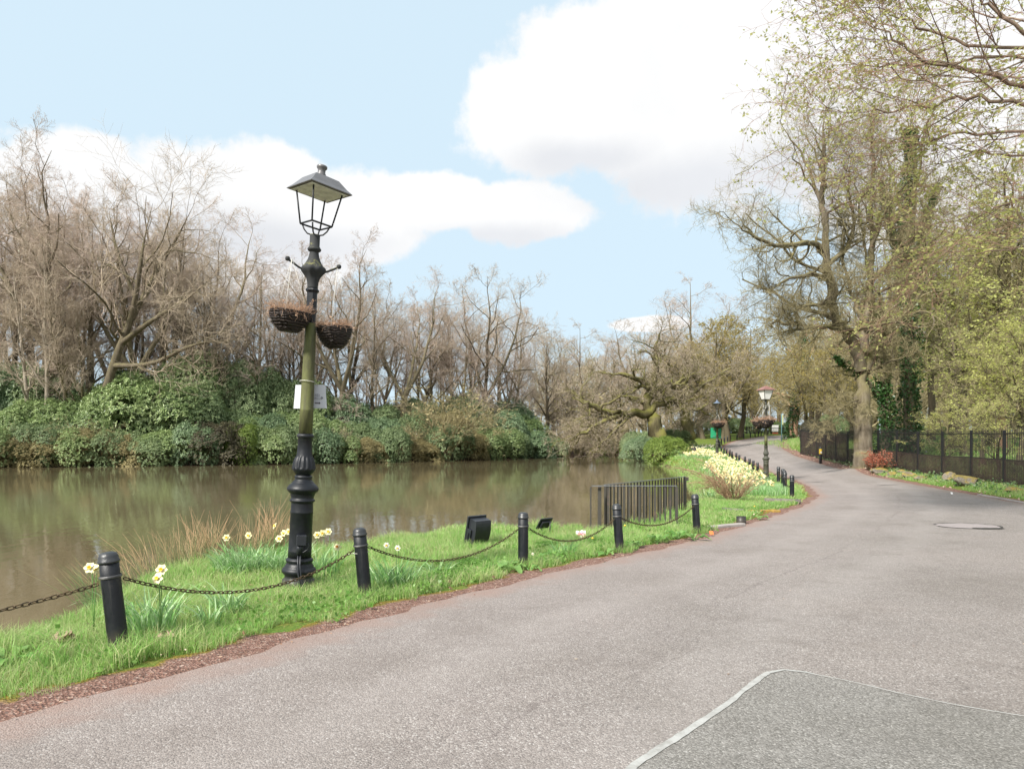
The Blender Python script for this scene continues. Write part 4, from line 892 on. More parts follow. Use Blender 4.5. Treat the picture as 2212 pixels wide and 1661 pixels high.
# ---------------------------------------------------------------- vegetation
def bark(name, cols, moss=0.0, mcol=(.16, .16, .035), sc=6):
    def f(t):
        tc = t.n('ShaderNodeTexCoord'); o = (tc, 'Object'); mp = t.n('ShaderNodeMapping', i={0: o, 3: (sc, sc, sc * .22)}); n = t.noise(mp, 1.0, 5, .7); n2 = t.noise(o, .8, 4, .6)
        oi = t.n('ShaderNodeObjectInfo')
        c = t.ramp(t.math('ADD', n, t.math('MULTIPLY', t.math('SUBTRACT', (oi, 'Random'), .5), .12)), [(.3, cols[0]), (.5, cols[1]), (.72, cols[2])])
        if moss > 0:
            g = t.n('ShaderNodeNewGeometry'); s = t.n('ShaderNodeSeparateXYZ', i={0: (g, 'Normal')})
            f_ = t.math('ADD', t.math('MULTIPLY', (s, 2), .35), n2); c = t.mix(t.math('MULTIPLY', t.n('ShaderNodeMapRange', i={0: f_, 1: .45, 2: .75}, clamp=True), moss), c, mcol)
            c = (c, 2)
        b = t.n('ShaderNodeBump', i={'Strength': .6, 'Distance': .03, 'Height': n}); out(t, t.n('ShaderNodeBsdfPrincipled', i={'Base Color': c, 'Roughness': .9, 'Specular IOR Level': .25, 'Normal': b}))
    return mat(name, f)
B_wood = bark('bark_wood', [(.10, .08, .055), (.18, .15, .10), (.28, .235, .17)], .45, (.17, .16, .06))
B_dark = bark('bark_dark', [(.05, .04, .027), (.095, .078, .053), (.16, .132, .092)], .25)
B_twig = bark('twigs_tan', [(.31, .25, .18), (.43, .355, .27), (.54, .45, .355)], 0)
B_twigp = bark('twigs_pink', [(.36, .285, .23), (.48, .385, .32), (.58, .475, .40)], 0)
B_twigo = bark('twigs_olive', [(.20, .165, .095), (.29, .25, .14), (.38, .33, .20)], 0)
B_oak = bark('bark_oak', [(.06, .048, .034), (.125, .102, .073), (.205, .175, .13)], .55, (.20, .18, .05))
B_mossy = bark('bark_mossy', [(.05, .042, .026), (.10, .085, .045), (.16, .14, .07)], .85, (.17, .165, .04))
B_red = bark('bark_red', [(.18, .10, .065), (.30, .18, .12), (.40, .26, .18)], .1)
B_birch = bark('bark_birch', [(.14, .12, .09), (.36, .31, .25), (.50, .44, .37)], .3)
def child(P, Rr, L, nch, t0, t1, ang, lf, npts, wob, up, rr, rng, rtip=.3, rmin=.006, flat=0.0, sd=.25, keepdir=None):
    B, n, _ = P.shape; idx = np.repeat(np.arange(B), nch); j = np.tile(np.arange(nch), B); M = len(idx)
    tt = t0 + (t1 - t0) * (j + rng.rand(M)) / nch
    f = tt * (n - 1); i0 = np.minimum(f.astype(int), n - 2); fr = (f - i0)[:, None]
    p0 = P[idx, i0] * (1 - fr) + P[idx, i0 + 1] * fr; T = nrm(P[idx, i0 + 1] - P[idx, i0]); r0 = Rr[idx, i0] * (1 - fr[:, 0]) + Rr[idx, i0 + 1] * fr[:, 0]
    a = j * 2.4 + np.repeat(rng.rand(B) * 6.28, nch) + .5 * rng.randn(M)
    ref = np.where(np.abs(T[:, 2:3]) > .9, [[1., 0, 0]], [[0, 0, 1.]]); U = nrm(np.cross(T, ref)); W = np.cross(T, U)
    if flat > 0: W = W * (1 - flat)
    d = nrm(np.cos(a)[:, None] * U + np.sin(a)[:, None] * W); an = (ang * (1 + sd * rng.randn(M)))[:, None]
    D = nrm(T * np.cos(an) + d * np.sin(an)); LL = L[idx] * lf(tt) * (.65 + .7 * rng.rand(M))
    pts = [p0]; st = (LL / (npts - 1))[:, None]
    for k in range(npts - 1):
        D = nrm(D + wob * rng.randn(M, 3) + [0, 0, up]); pts.append(pts[-1] + D * st)
    P2 = np.stack(pts, 1); ra = np.maximum(np.minimum(r0 * rr, r0 * .95), rmin); R2 = ra[:, None] * (1 - (1 - rtip) * np.linspace(0, 1, npts)[None]); R2 = np.maximum(R2, rmin * .7)
    return P2, R2, LL
def leaves_at(pts, size, rng, per=1, spread=.1, droop=0.0, asp=.55):
    c = np.repeat(pts, per, 0) + spread * rng.randn(len(pts) * per, 3); n = len(c); a = nrm(rng.randn(n, 3) * [1, 1, .6] - [0, 0, droop]); b = nrm(np.cross(a, rng.randn(n, 3)))
    s = (size * (.6 + .8 * rng.rand(n)))[:, None]
    V = np.stack([c, c + a * s * .5 + b * s * asp * .5, c + a * s, c + a * s * .5 - b * s * asp * .5], 1).reshape(-1, 3)
    return V, np.arange(n * 4).reshape(-1, 4)
def tree_meshes(name, roots, levels, seed, mats, k0=8, leaf=None, trunk_levels=1, tw_gain=1.0):
    """roots: list of (pts, radii, Lref). levels: list of dicts for child(). returns trunk mesh, crown mesh"""
    rng = np.random.RandomState(seed); g0 = G(); g1 = G(); tips = []
    cur = []
    for pts, rad, L in roots:
        pts = np.array(pts, float); g0.tubes(pts[None], np.array(rad, float)[None], k0); cur.append((pts, np.array(rad, float), L))
    n = max(len(c[0]) for c in cur)
    def rs_(a, n): a = np.asarray(a); q = np.linspace(0, len(a) - 1, n); i = np.minimum(q.astype(int), len(a) - 2); f = q - i; f = f[:, None] if a.ndim > 1 else f; return a[i] * (1 - f) + a[i + 1] * f
    P = np.stack([rs_(c[0], n) for c in cur]); Rr = np.stack([rs_(c[1], n) for c in cur]); L = np.array([c[2] for c in cur])
    for li, lv in enumerate(levels):
        lv = dict(lv); k = lv.pop('k', 3); P, Rr, L = child(P, Rr, L, rng=rng, **lv)
        tgt = g0 if li < trunk_levels else g1; tgt.tubes(P, Rr, k, 0 if li < trunk_levels else 0)
        if leaf and li >= len(levels) - leaf.get('lv', 1): tips.append(P[:, 1:].reshape(-1, 3))
    if leaf:
        T = np.concatenate(tips); T = T[rng.rand(len(T)) < leaf['frac']]; V, Fq = leaves_at(T, leaf['size'], rng, leaf.get('per', 2), leaf.get('spread', .12), leaf.get('droop', .2)); g1.add(V, [Fq], 1)
    mats1 = [mats[1]] + ([mats[2]] if leaf else [])
    return g0.mesh(name + '_trunk', [mats[0]]), g1.mesh(name + '_crown', mats1)
def place_tree(meshes, loc, h, rz, label, group=None, name='bare_tree', cat='tree', sx=1.0, lean=(0, 0), mt=None):
    o = empty(name, loc, (lean[0], lean[1], rz), label, cat, group, (h * sx, h * sx, h))
    a = link('trunk', meshes[0], o); b = link('crown', meshes[1], o)
    if mt:
        for ob, m in ((a, mt[0]), (b, mt[1])):
            if m: ob.material_slots[0].link = 'OBJECT'; ob.material_slots[0].material = m
    return o
def trunk_line(rng, n, h, r, lean=.03, bend=.02, tip=.05, flare=1.35):
    z = np.linspace(-.02, h, n); x = np.cumsum(bend * rng.randn(n)) * h / n * 3 + lean * z; y = np.cumsum(bend * rng.randn(n)) * h / n * 3
    x -= x[0]; y -= y[0]; u = np.linspace(0, 1, n); rad = r * ((1 - u) * (1 - tip) + tip); rad[0] *= flare
    return np.stack([x, y, z], -1), rad
# normalised woodland trees (height 1 = tip of crown)
TV = []
for s in range(6):
    rng = np.random.RandomState(100 + s); fork = s % 3; roots = []
    if fork == 0: p, r = trunk_line(rng, 12, .82, .0125, .02 * rng.randn(), .012); roots = [(p, r, .82)]
    elif fork == 1:
        p, r = trunk_line(rng, 5, .30, .014, .03 * rng.randn(), .012, .75); roots = [(p, r, .45)]
        for q in range(3):
            a = q * 2.1 + rng.rand(); d = np.array([math.cos(a), math.sin(a), 0]); u = np.linspace(0, 1, 10)[:, None]; L = .58 + .08 * rng.rand()
            roots.append((p[-1] + d * (u * .16 + .05 * np.sin(u * 3)) + [0, 0, 1] * (u * L) + .008 * rng.randn(10, 3) * u, np.linspace(.0095, .0006, 10), .75))
    else:
        for q in range(2):
            p, r = trunk_line(rng, 11, .80 - .08 * q, .0105, .10 * (1 - 2 * q) * (.6 + rng.rand()), .014); roots.append((p, r, .8))
    lv = [dict(nch=15 if fork != 1 else 9, t0=.28 if fork != 1 else .15, t1=.98, ang=.72, lf=lambda t: .33 - .18 * t, npts=9, wob=.19, up=.085, rr=.62, k=5, rmin=.0009, sd=.32),
          dict(nch=7, t0=.15, t1=1, ang=.66, lf=lambda t: .55 - .22 * t, npts=7, wob=.25, up=.045, rr=.58, k=3, rmin=.00055, sd=.35),
          dict(nch=6, t0=.1, t1=1, ang=.62, lf=lambda t: .58 - .2 * t, npts=5, wob=.28, up=.03, rr=.58, k=3, rmin=.00036, sd=.35),
          dict(nch=4, t0=.1, t1=1, ang=.60, lf=lambda t: .60 - .2 * t, npts=4, wob=.30, up=.02, rr=.66, k=3, rmin=.00027, sd=.35),
          dict(nch=2, t0=.1, t1=1, ang=.58, lf=lambda t: .62 - .1 * t, npts=3, wob=.30, up=.02, rr=.8, k=3, rmin=.00023)]
    TV.append(tree_meshes('wood%d' % s, roots, lv, 200 + s, (B_wood, B_twig), k0=8))
M_bud = leafmat('budding_leaf', [(.17, .12, .03), (.27, .20, .05), (.36, .30, .08)], .6, .35)
M_young = leafmat('young_leaf', [(.25, .26, .07), (.38, .39, .11), (.52, .53, .20)], .5, .45)
M_ivy = leafmat('ivy_leaf', [(.012, .035, .012), (.03, .075, .022), (.06, .13, .035)], .35, .1)
M_rho = [leafmat('rhododendron_blue', [(.04, .085, .04), (.115, .19, .09), (.29, .38, .21)], .38, .12, spec=.35, big=2.6), leafmat('rhododendron_green', [(.05, .10, .03), (.15, .225, .075), (.35, .43, .19)],   .4, .15, spec=.35, big=2.6),
         leafmat('rhododendron_mid', [(.045, .08, .03), (.12, .18, .075), (.28, .35, .17)], .5, .15, spec=.35, big=2.6), leafmat('bush_tan', [(.12, .11, .05), (.24, .21, .10), (.42, .36, .18)], .6, .3),
         leafmat('bush_brown', [(.03, .025, .018), (.07, .058, .04), (.14, .13, .07)], .55, .2), leafmat('bush_lime', [(.05, .09, .02), (.13, .20, .04), (.30, .38, .09)], .45, .3)]
# budding, leafy and shrubby kinds
LVm = [dict(nch=12, t0=.2, t1=.98, ang=.85, lf=lambda t: .45 - .24 * t, npts=7, wob=.14, up=.04, rr=.6, k=4, rmin=.0012), dict(nch=7, t0=.12, t1=1, ang=.72, lf=lambda t: .55 - .2 * t, npts=6, wob=.18, up=.02, rr=.6, rmin=.0008),
       dict(nch=6, t0=.1, t1=1, ang=.68, lf=lambda t: .58 - .2 * t, npts=5, wob=.2, up=.02, rr=.62, rmin=.0006), dict(nch=5, t0=.1, t1=1, ang=.6, lf=lambda t: .6 - .2 * t, npts=4, wob=.22, up=.01, rr=.7, rmin=.0005)]
BV = []; YV = []; SV = []
for s in range(2):
    rng = np.random.RandomState(300 + s); p, r = trunk_line(rng, 10, .78, .016, .05 * rng.randn(), .02)
    BV.append(tree_meshes('budding%d' % s, [(p, r, .85)], LVm + [dict(nch=2, t0=.2, t1=1, ang=.6, lf=lambda t: .6, npts=3, wob=.2, up=0, rr=.8, rmin=.0004)], 310 + s, (B_dark, B_twigo, M_bud), leaf=dict(frac=.35, size=.011, per=1, spread=.004)))
    p, r = trunk_line(rng, 10, .75, .014, .05 * rng.randn(), .02)
    YV.append(tree_meshes('leafy%d' % s, [(p, r, .95)], LVm, 320 + s, (B_dark, B_twigo, M_young), leaf=dict(frac=.12, size=.0105, per=4, spread=.006)))
for s in range(2):      # many-stemmed scrub
    rng = np.random.RandomState(340 + s); roots = []
    for q in range(9):
        a = rng.rand() * 6.28; u = np.linspace(0, 1, 8)[:, None]; d = np.array([math.cos(a), math.sin(a), 0]); sp = .15 + .5 * rng.rand()
        roots.append((d * .06 * rng.rand() + d * u ** 1.4 * sp + [0, 0, 1] * (u - .25 * u * u * sp * 1.6) * (.85 + .3 * rng.rand()) + .02 * rng.randn(8, 3) * u - [0, 0, .03], np.linspace(.014, .004, 8), .8))
    SV.append(tree_meshes('scrub%d' % s, roots, [dict(nch=8, t0=.15, t1=1, ang=.6, lf=lambda t: .5 - .2 * t, npts=6, wob=.2, up=.02, rr=.6, rmin=.0022), dict(nch=7, t0=.1, t1=1, ang=.6, lf=lambda t: .5, npts=5, wob=.24, up=0, rr=.7, rmin=.0016),
        dict(nch=4, t0=.1, t1=1, ang=.6, lf=lambda t: .5, npts=3, wob=.24, up=0, rr=.7, rmin=.0013)], 350 + s, (B_twigo, B_twigo, M_rho[3]), k0=5, leaf=dict(frac=.22, size=.034, per=1, spread=.01)))
# evergreen bushes, unit size
def bush_mesh(name, seed, m_, nl=7, dens_=1.0, leaf=.040):
    rng = np.random.RandomState(seed); g = G(); lobes = []
    for i in range(40):
        a = rng.rand() * 6.28; q = math.sqrt(rng.rand()) * .72; rr = .20 + .17 * rng.rand(); z = (1 - rr) * max(.05, (math.sqrt(max(0, 1 - q * q)) * (.7 + .3 * rng.rand()))) ; lobes.append((q * math.cos(a), q * math.sin(a), z if rng.rand() < .75 else z * rng.rand(), rr))
    L = np.array(lobes); C = []; N = []
    for sh, cnt in ((1.0, 420), (.82, 100)):
        for (x, y, z, r) in lobes:
            n = int(cnt * dens_ * (r / .35) ** 2 * 1.25); d = nrm(rng.randn(n, 3)); d[:, 2] = np.where(rng.rand(n) < .75, np.abs(d[:, 2]), d[:, 2]); p = np.array([x, y, z]) + d * r * sh * (1 + .06 * rng.randn(n, 1))
            dd = np.linalg.norm(p[:, None] - L[None, :, :3], axis=-1) / L[None, :, 3]; ok = (dd.min(1) > sh * .86) & (p[:, 2] > -.02); C.append(p[ok]); N.append(d[ok])
    C = np.concatenate(C); N = nrm(np.concatenate(N) * .8 + [0, 0, .85]); M = len(C)
    ref = nrm(np.cross(N, rng.randn(M, 3))); W = np.cross(N, ref); vs = []
    for k in range(nl):
        a = k / nl * 6.283 + .3 * rng.randn(M); d = nrm(np.cos(a)[:, None] * ref + np.sin(a)[:, None] * W + N * (.30 + .35 * rng.randn(M)[:, None])); s = (leaf * (.6 + .7 * rng.rand(M)))[:, None]; b = nrm(np.cross(d, N))
        tip = C + d * s - [0, 0, .006]; vs.append(np.stack([C, C + d * s * .55 + b * s * .17, tip, C + d * s * .55 - b * s * .17], 1))
    V = np.concatenate(vs).reshape(-1, 3); g.add(V, [np.arange(len(V)).reshape(-1, 4)])
    gs = G()
    P = []; 
    for i in range(16):
        x, y, z, r = lobes[i]; u = np.linspace(0, 1, 6)[:, None]; P.append(np.array([x * .25, y * .25, -.08]) * (1 - u) + np.array([x, y, z]) * u + .03 * rng.randn(6, 3) * u)
    gs.tubes(np.array(P), np.tile(np.linspace(.022, .008, 6), (16, 1)), 5)
    return g.mesh(name, [m_]), gs.mesh(name + '_stems', [B_dark])
BU = [bush_mesh('bush%d' % i, 400 + i, M_rho[0], 7) for i in range(4)]
CNT = {}
ORD = ords + ['%s-%s' % (a, b) for a in ('twenty', 'thirty', 'forty', 'fifty', 'sixty', 'seventy') for b in ords[:9]]
def place_bush(v, loc, w, d, h, mi, label, group=None, name='rhododendron_bush', cat='bush', rz=0.0):
    o = empty(name, loc, (0, 0, rz), label, cat, group, (w, d, h)); a = link('foliage', BU[v][0], o); link('stems', BU[v][1], o)
    a.material_slots[0].link = 'OBJECT'; a.material_slots[0].material = M_rho[mi]; return o
kn = ['blue-green rhododendron', 'bright green rhododendron', 'dull green rhododendron', 'tan yellowish bush', 'dark brownish bush', 'lime green bush']
front = [(-80, 905, 190, 3), (-10, 925, 130, 1), (40, 932, 130, 3), (85, 905, 120, 2), (120, 938, 120, 3), (165, 915, 130, 1), (205, 930, 100, 3), (240, 920, 110, 2), (285, 942, 90, 3), (330, 930, 120, 2), (380, 920, 140, 1), (425, 915, 110, 0), (470, 905, 150, 4), (530, 925, 90, 5), (580, 930, 110, 1), (632, 922, 110, 2), (690, 925, 110, 0), (740, 935, 90, 1), (790, 938, 80, 3), (840, 932, 90, 2), (900, 938, 90, 3), (965, 925, 110, 2), (1010, 935, 90, 3), (1045, 925, 100, 1), (1080, 920, 110, 1), (1140, 925, 110, 0), (1188, 940, 70, 2), (1110, 945, 80, 2)]
midr = [(-60, 870, 200, 0), (20, 875, 170, 1), (95, 865, 190, 1), (165, 868, 170, 0), (225, 835, 200, 1), (290, 826, 200, 1), (345, 812, 240, 1), (405, 838, 190, 2), (470, 880, 150, 2), (520, 890, 120, 1), (580, 890, 140, 0), (640, 885, 130, 1), (700, 900, 120, 1), (760, 905, 120, 2), (830, 908, 110, 0), (900, 905, 110, 2), (960, 870, 110, 3), (1020, 892, 120, 2), (1075, 895, 120, 0), (1130, 898, 120, 1), (1175, 922, 80, 2)]
back = [(-60, 805, 220, 0), (20, 800, 200, 0), (90, 815, 180, 2), (160, 828, 180, 0), (240, 820, 190, 1), (310, 805, 190, 2), (375, 812, 170, 1), (440, 752, 180, 1), (500, 768, 160, 2), (548, 790, 140, 2), (600, 822, 160, 2), (665, 850, 140, 1), (740, 868, 140, 0), (820, 882, 130, 2), (900, 880, 130, 2), (1000, 862, 130, 2), (1090, 882, 130, 0)]
def shoreY(px): return float(np.interp(px, [-400, 0, 200, 400, 600, 800, 1000, 1220, 1340], [48, 53, 55.7, 57.8, 61.5, 65.5, 73.7, 89, 103]))
rb = np.random.RandomState(77)
for row, lst, off in (('front row at the water', front, .0), ('middle row', midr, 3.2), ('rear row', back, 8.0)):
    cn = {}
    for i, (px, top, wpx, mi) in enumerate(sorted(lst)):
        Y = shoreY(px) + off + (wpx / 2 * shoreY(px) / F) * .55; X = (px - CX) / F * Y; zb = Hs(X, Y) - .5; top = top + rb.uniform(-18, 14); h = (CAMZ - (top - (22 if off > 5 else 6) - HY) * Y / F) - zb; wd = wpx / 2 * Y / F * 1.12
        wd *= 1.12; k = cn.get(mi, 0); cn[mi] = k + 1
        place_bush(rb.randint(4), (X, Y, zb), wd, wd * .85, h * .97, mi, '%s, %s of its colour from the left, %s' % (kn[mi], ORD[k], row), 'evergreen bushes on the far bank', rz=rb.rand() * 6.28)
# dark shaded skirt of the far bank, roots and twigs at the waterline
tw = []
for (px, w_, top, lab) in ((60, 1.0, 925, 'tangled bare scrub by the water at the far left'), (150, 1.2, 915, 'tangled bare scrub in front of the tan bushes'), (240, 1.0, 930, 'bare twiggy shrub over the water right of the tan bushes'), (725, .9, 925, 'dead branching shrub standing in the water mid-bank'), (765, .8, 945, 'low dead shrub in the water mid-bank'),
                           (900, 1.2, 915, 'pale twiggy shrub at the water before the tall bare oaks'), (960, 1.3, 850, 'tall straw-coloured shrub at the water'), (1030, 1.2, 900, 'straw-coloured shrub beside the bright rhododendron'), (1110, .9, 945, 'grey twiggy shrub over the water near the dark bush'),
                           (1225, 1.2, 900, 'brown scrub at the water right of the last rhododendron'), (1275, 1.2, 905, 'brown scrub under the mossy oak branches, left one'), (1325, 1.2, 915, 'brown scrub under the mossy oak branches, right one'), (1250, 1.3, 850, 'tall brown scrub behind the mossy oak branches'), (1350, 1.4, 860, 'brown thicket left of the mossy oak trunk'), (1470, 1.3, 880, 'brown thicket between the two leaning oaks')):
    Y = shoreY(px) + (1.0 if px < 1200 else 0) if px < 1230 else (72 + (px - 1225) * .02 if px < 1340 else 74); X = (px - CX) / F * Y
    if px >= 1225: Y = {1225: 90, 1275: 96, 1325: 104, 1250: 100, 1350: 108, 1470: 74}[px]; X = (px - CX) / F * Y
    zb = max(Hs(X, Y), WZ - .3) - .1; h = CAMZ - (top - HY) * Y / F - zb
    place_tree(SV[len(tw) % 2], (X, Y, zb), h, rb.rand() * 6, lab, 'bare scrub along the water', 'bare_shrub', 'shrub', 1.0 * w_, mt=(None, B_twig if px > 1200 or px == 725 else None)); tw.append(px)

# trees of the left bank: (px, top py, depth behind shore)
ETOP = [(-200, 300), (0, 330), (60, 300), (90, 290), (150, 300), (200, 345), (240, 420), (300, 375), (350, 370), (400, 395), (450, 440), (480, 500), (560, 490), (620, 520), (660, 510), (730, 500), (790, 560), (870, 560), (930, 575), (1000, 565), (1050, 552), (1090, 600), (1130, 660), (1190, 655), (1210, 720), (1270, 705), (1300, 740), (1340, 700), (1420, 695), (1480, 700)]
def etop(px): return float(np.interp(px, [a for a, b in ETOP], [b for a, b in ETOP]))
hero_px = [(95, 288, 9, 1), (20, 330, 14, 0), (150, 300, 16, 0), (185, 330, 8, 2), (300, 370, 7, 1), (360, 372, 10, 0), (415, 395, 13, 1), (450, 430, 9, 2), (560, 480, 9, 0), (640, 515, 12, 2), (728, 500, 8, 1), (800, 560, 9, 0), (873, 556, 8, 1), (930, 575, 12, 0), (990, 565, 9, 2), (1045, 550, 7, 1), (1095, 600, 8, 2), (1180, 652, 10, 0)]
k = 0
for i, (px, top, off, v) in enumerate(hero_px):
    Y = shoreY(px) + off; X = (px - CX) / F * Y; zb = Hs(X, Y) - .2; h = CAMZ - (top - HY) * Y / F - zb
    place_tree(TV[v + 3 * (i % 2)], (X, Y, zb), h * .95, i * 1.9 + 1, 'tall bare tree rising above the thicket across the pond, %s from the left' % ORD[i], 'tallest bare trees across the pond', sx=1.0 + .25 * rb.rand(), lean=(0, .03 * rb.randn()), mt=((B_wood, B_dark)[i % 2], (B_twigp, B_twig)[i % 2]))
for i in range(48):
    px = -150 + i * 29 + rb.uniform(-10, 10); Y = shoreY(px) + (11, 17, 24)[i % 3] + 3 * rb.rand(); X = (px - CX) / F * Y; zb = Hs(X, Y) - .2
    top = etop(px) + rb.uniform(28, 110); h = CAMZ - (top - HY) * Y / F - zb
    place_tree(TV[i % 6], (X, Y, zb), h, rb.rand() * 6.28, 'slender bare tree within the thicket of pinkish-brown twigs across the pond', 'slender bare trees of the thicket across the pond', 'slender_tree', sx=.8 + .35 * rb.rand(), lean=(0, .05 * rb.randn()), mt=((B_wood, B_birch, B_wood, B_dark)[i % 4], (B_twigp, B_twig, B_twigp)[i % 3]))
# pale birch trunks at the far left and leaning dark oak
for j, (px, top, lab) in enumerate(((75, 470, 'pale leaning birch trunk at the far left above the bushes, left of the pair'), (100, 430, 'pale birch trunk at the far left above the bushes, right of the pair'), (180, 560, 'mossy forked small tree among the rhododendrons at the left'))):
    Y = shoreY(px) + 5; X = (px - CX) / F * Y; zb = Hs(X, Y) + (2.5 if j == 2 else 1.0) * 0; h = CAMZ - (top - HY) * Y / F - zb
    place_tree(TV[3 if j < 2 else 2], (X, Y, zb), h, j * 2, lab, None, 'birch_tree' if j < 2 else 'small_tree', sx=.9, lean=(0, -.10 + .1 * j), mt=(B_birch if j < 2 else B_mossy, B_twig))
def limb_tree(name, Yd, limbs, levels, seed, mats, label, leaf=None, trunk_levels=1, cat='tree', k0=10, base=None, jit=.0, group=None, stub=False):
    """limbs given by picture position and distance; stored relative to the tree's base"""
    roots = []; base = np.array(base)
    rng = np.random.RandomState(seed)
    for pts, r0, r1 in limbs:
        P = np.array([PT(a, b, c) for a, b, c in pts]) - base
        n = max(8, len(P) * 3); q = np.linspace(0, len(P) - 1, n)
        Pn = np.stack([np.interp(q, np.arange(len(P)), P[:, c]) for c in range(3)], -1)
        for _ in range(2): Pn[1:-1] = (Pn[:-2] + 2 * Pn[1:-1] + Pn[2:]) / 4
        if jit: Pn[1:-1] += jit * rng.randn(n - 2, 3)
        L = np.linalg.norm(np.diff(Pn, axis=0), axis=1).sum() * (.22 if len(roots) == 0 and stub else 1); rad = np.linspace(r0, r1, n); rad *= np.where(np.arange(n) > n * .7, np.linspace(2.2, .25, n).clip(.2, 1), 1); roots.append((Pn, rad, L))
    me = tree_meshes(name, roots, levels, seed, mats, k0=k0, leaf=leaf, trunk_levels=trunk_levels)
    o = empty(name, tuple(base), (0, 0, 0), label, cat, group); link('trunk', me[0], o); link('crown', me[1], o); return o
# leaning dark oak on the left bank (px 240-330)
Y = shoreY(250) + 3.5
limb_tree('leaning_oak', Y, [([(225, 860, Y), (250, 770, Y), (285, 690, Y), (300, 600, Y - 1), (310, 520, Y - 1), (330, 440, Y)], .40, .05), ([(265, 740, Y), (330, 690, Y - 2), (400, 650, Y - 3), (460, 600, Y - 4)], .26, .04), ([(245, 790, Y), (330, 790, Y - 2), (420, 740, Y - 3), (500, 735, Y - 4)], .24, .05), ([(285, 690, Y), (330, 600, Y + 1), (380, 520, Y + 1), (420, 440, Y)], .25, .04), ([(290, 640, Y), (250, 540, Y), (235, 450, Y + 1)], .2, .04)],
    [dict(nch=8, t0=.2, t1=1, ang=.75, lf=lambda t: .42 - .15 * t, npts=8, wob=.2, up=.03, rr=.5, k=4, rmin=.02), dict(nch=6, t0=.15, t1=1, ang=.7, lf=lambda t: .5, npts=6, wob=.22, up=.03, rr=.6, rmin=.014), dict(nch=6, t0=.1, t1=1, ang=.65, lf=lambda t: .5, npts=4, wob=.22, up=.02, rr=.7, rmin=.010), dict(nch=4, t0=.1, t1=1, ang=.6, lf=lambda t: .55, npts=3, wob=.2, up=.02, rr=.8, rmin=.008)], 11, (B_dark, B_twig), 'dark leaning oak with wide low limbs above the rhododendrons at the left', base=PT(225, 862, Y))

# the gnarled mossy oaks at the head of the pond
LVg = [dict(nch=8, t0=.15, t1=1, ang=.8, lf=lambda t: .40 - .1 * t, npts=8, wob=.38, up=.05, rr=.55, k=5, rmin=.03), dict(nch=7, t0=.1, t1=1, ang=.8, lf=lambda t: .5, npts=6, wob=.36, up=.06, rr=.58, rmin=.018), dict(nch=6, t0=.1, t1=1, ang=.7, lf=lambda t: .52, npts=5, wob=.3, up=.05, rr=.65, rmin=.012), dict(nch=5, t0=.1, t1=1, ang=.65, lf=lambda t: .52, npts=3, wob=.25, up=.04, rr=.8, rmin=.009)]
Y = 66
limb_tree('mossy_oak', Y, [([(1425, 945, Y), (1412, 915, Y), (1405, 890, Y)], .75, .6), ([(1405, 890, Y), (1360, 893, Y - 1), (1320, 897, Y - 2), (1288, 880, Y - 3), (1262, 872, Y - 4), (1238, 862, Y - 4)], .42, .12), ([(1340, 896, Y - 2), (1300, 915, Y - 3), (1260, 935, Y - 4), (1235, 940, Y - 5)], .25, .08),
    ([(1405, 890, Y), (1395, 860, Y), (1410, 830, Y), (1375, 815, Y - 1), (1330, 805, Y - 2), (1290, 812, Y - 2)], .42, .09), ([(1405, 890, Y), (1430, 870, Y), (1455, 860, Y), (1480, 870, Y), (1500, 860, Y)], .36, .10), ([(1400, 860, Y), (1430, 835, Y), (1470, 825, Y), (1510, 800, Y)], .34, .08), ([(1400, 865, Y), (1420, 800, Y), (1410, 750, Y), (1430, 710, Y)], .34, .06), ([(1390, 870, Y), (1350, 850, Y), (1310, 860, Y)], .25, .08), ([(1355, 905, Y - 2), (1310, 945, Y - 3), (1270, 985, Y - 4)], .14, .05)],
    LVg, 21, (B_mossy, B_twig), 'gnarled moss-covered oak leaning over the head of the pond', jit=.13, base=PT(1425, 947, Y), trunk_levels=3, stub=True)
Y = 70
limb_tree('mossy_oak', Y, [([(1492, 948, Y), (1482, 915, Y), (1474, 880, Y)], .6, .45), ([(1474, 880, Y), (1450, 862, Y), (1425, 858, Y), (1400, 866, Y)], .36, .12), ([(1474, 880, Y), (1465, 840, Y), (1490, 800, Y), (1480, 760, Y)], .34, .07), ([(1478, 880, Y), (1510, 885, Y), (1540, 870, Y), (1570, 868, Y)], .26, .08), ([(1470, 850, Y), (1440, 820, Y), (1450, 780, Y), (1410, 740, Y)], .26, .06), ([(1478, 870, Y), (1520, 830, Y), (1560, 800, Y), (1600, 790, Y)], .25, .06)],
    LVg, 22, (B_mossy, B_twig), 'second mossy oak with dark bare trunk right of the gnarled one', jit=.09, base=PT(1492, 950, Y), trunk_levels=2, stub=True)

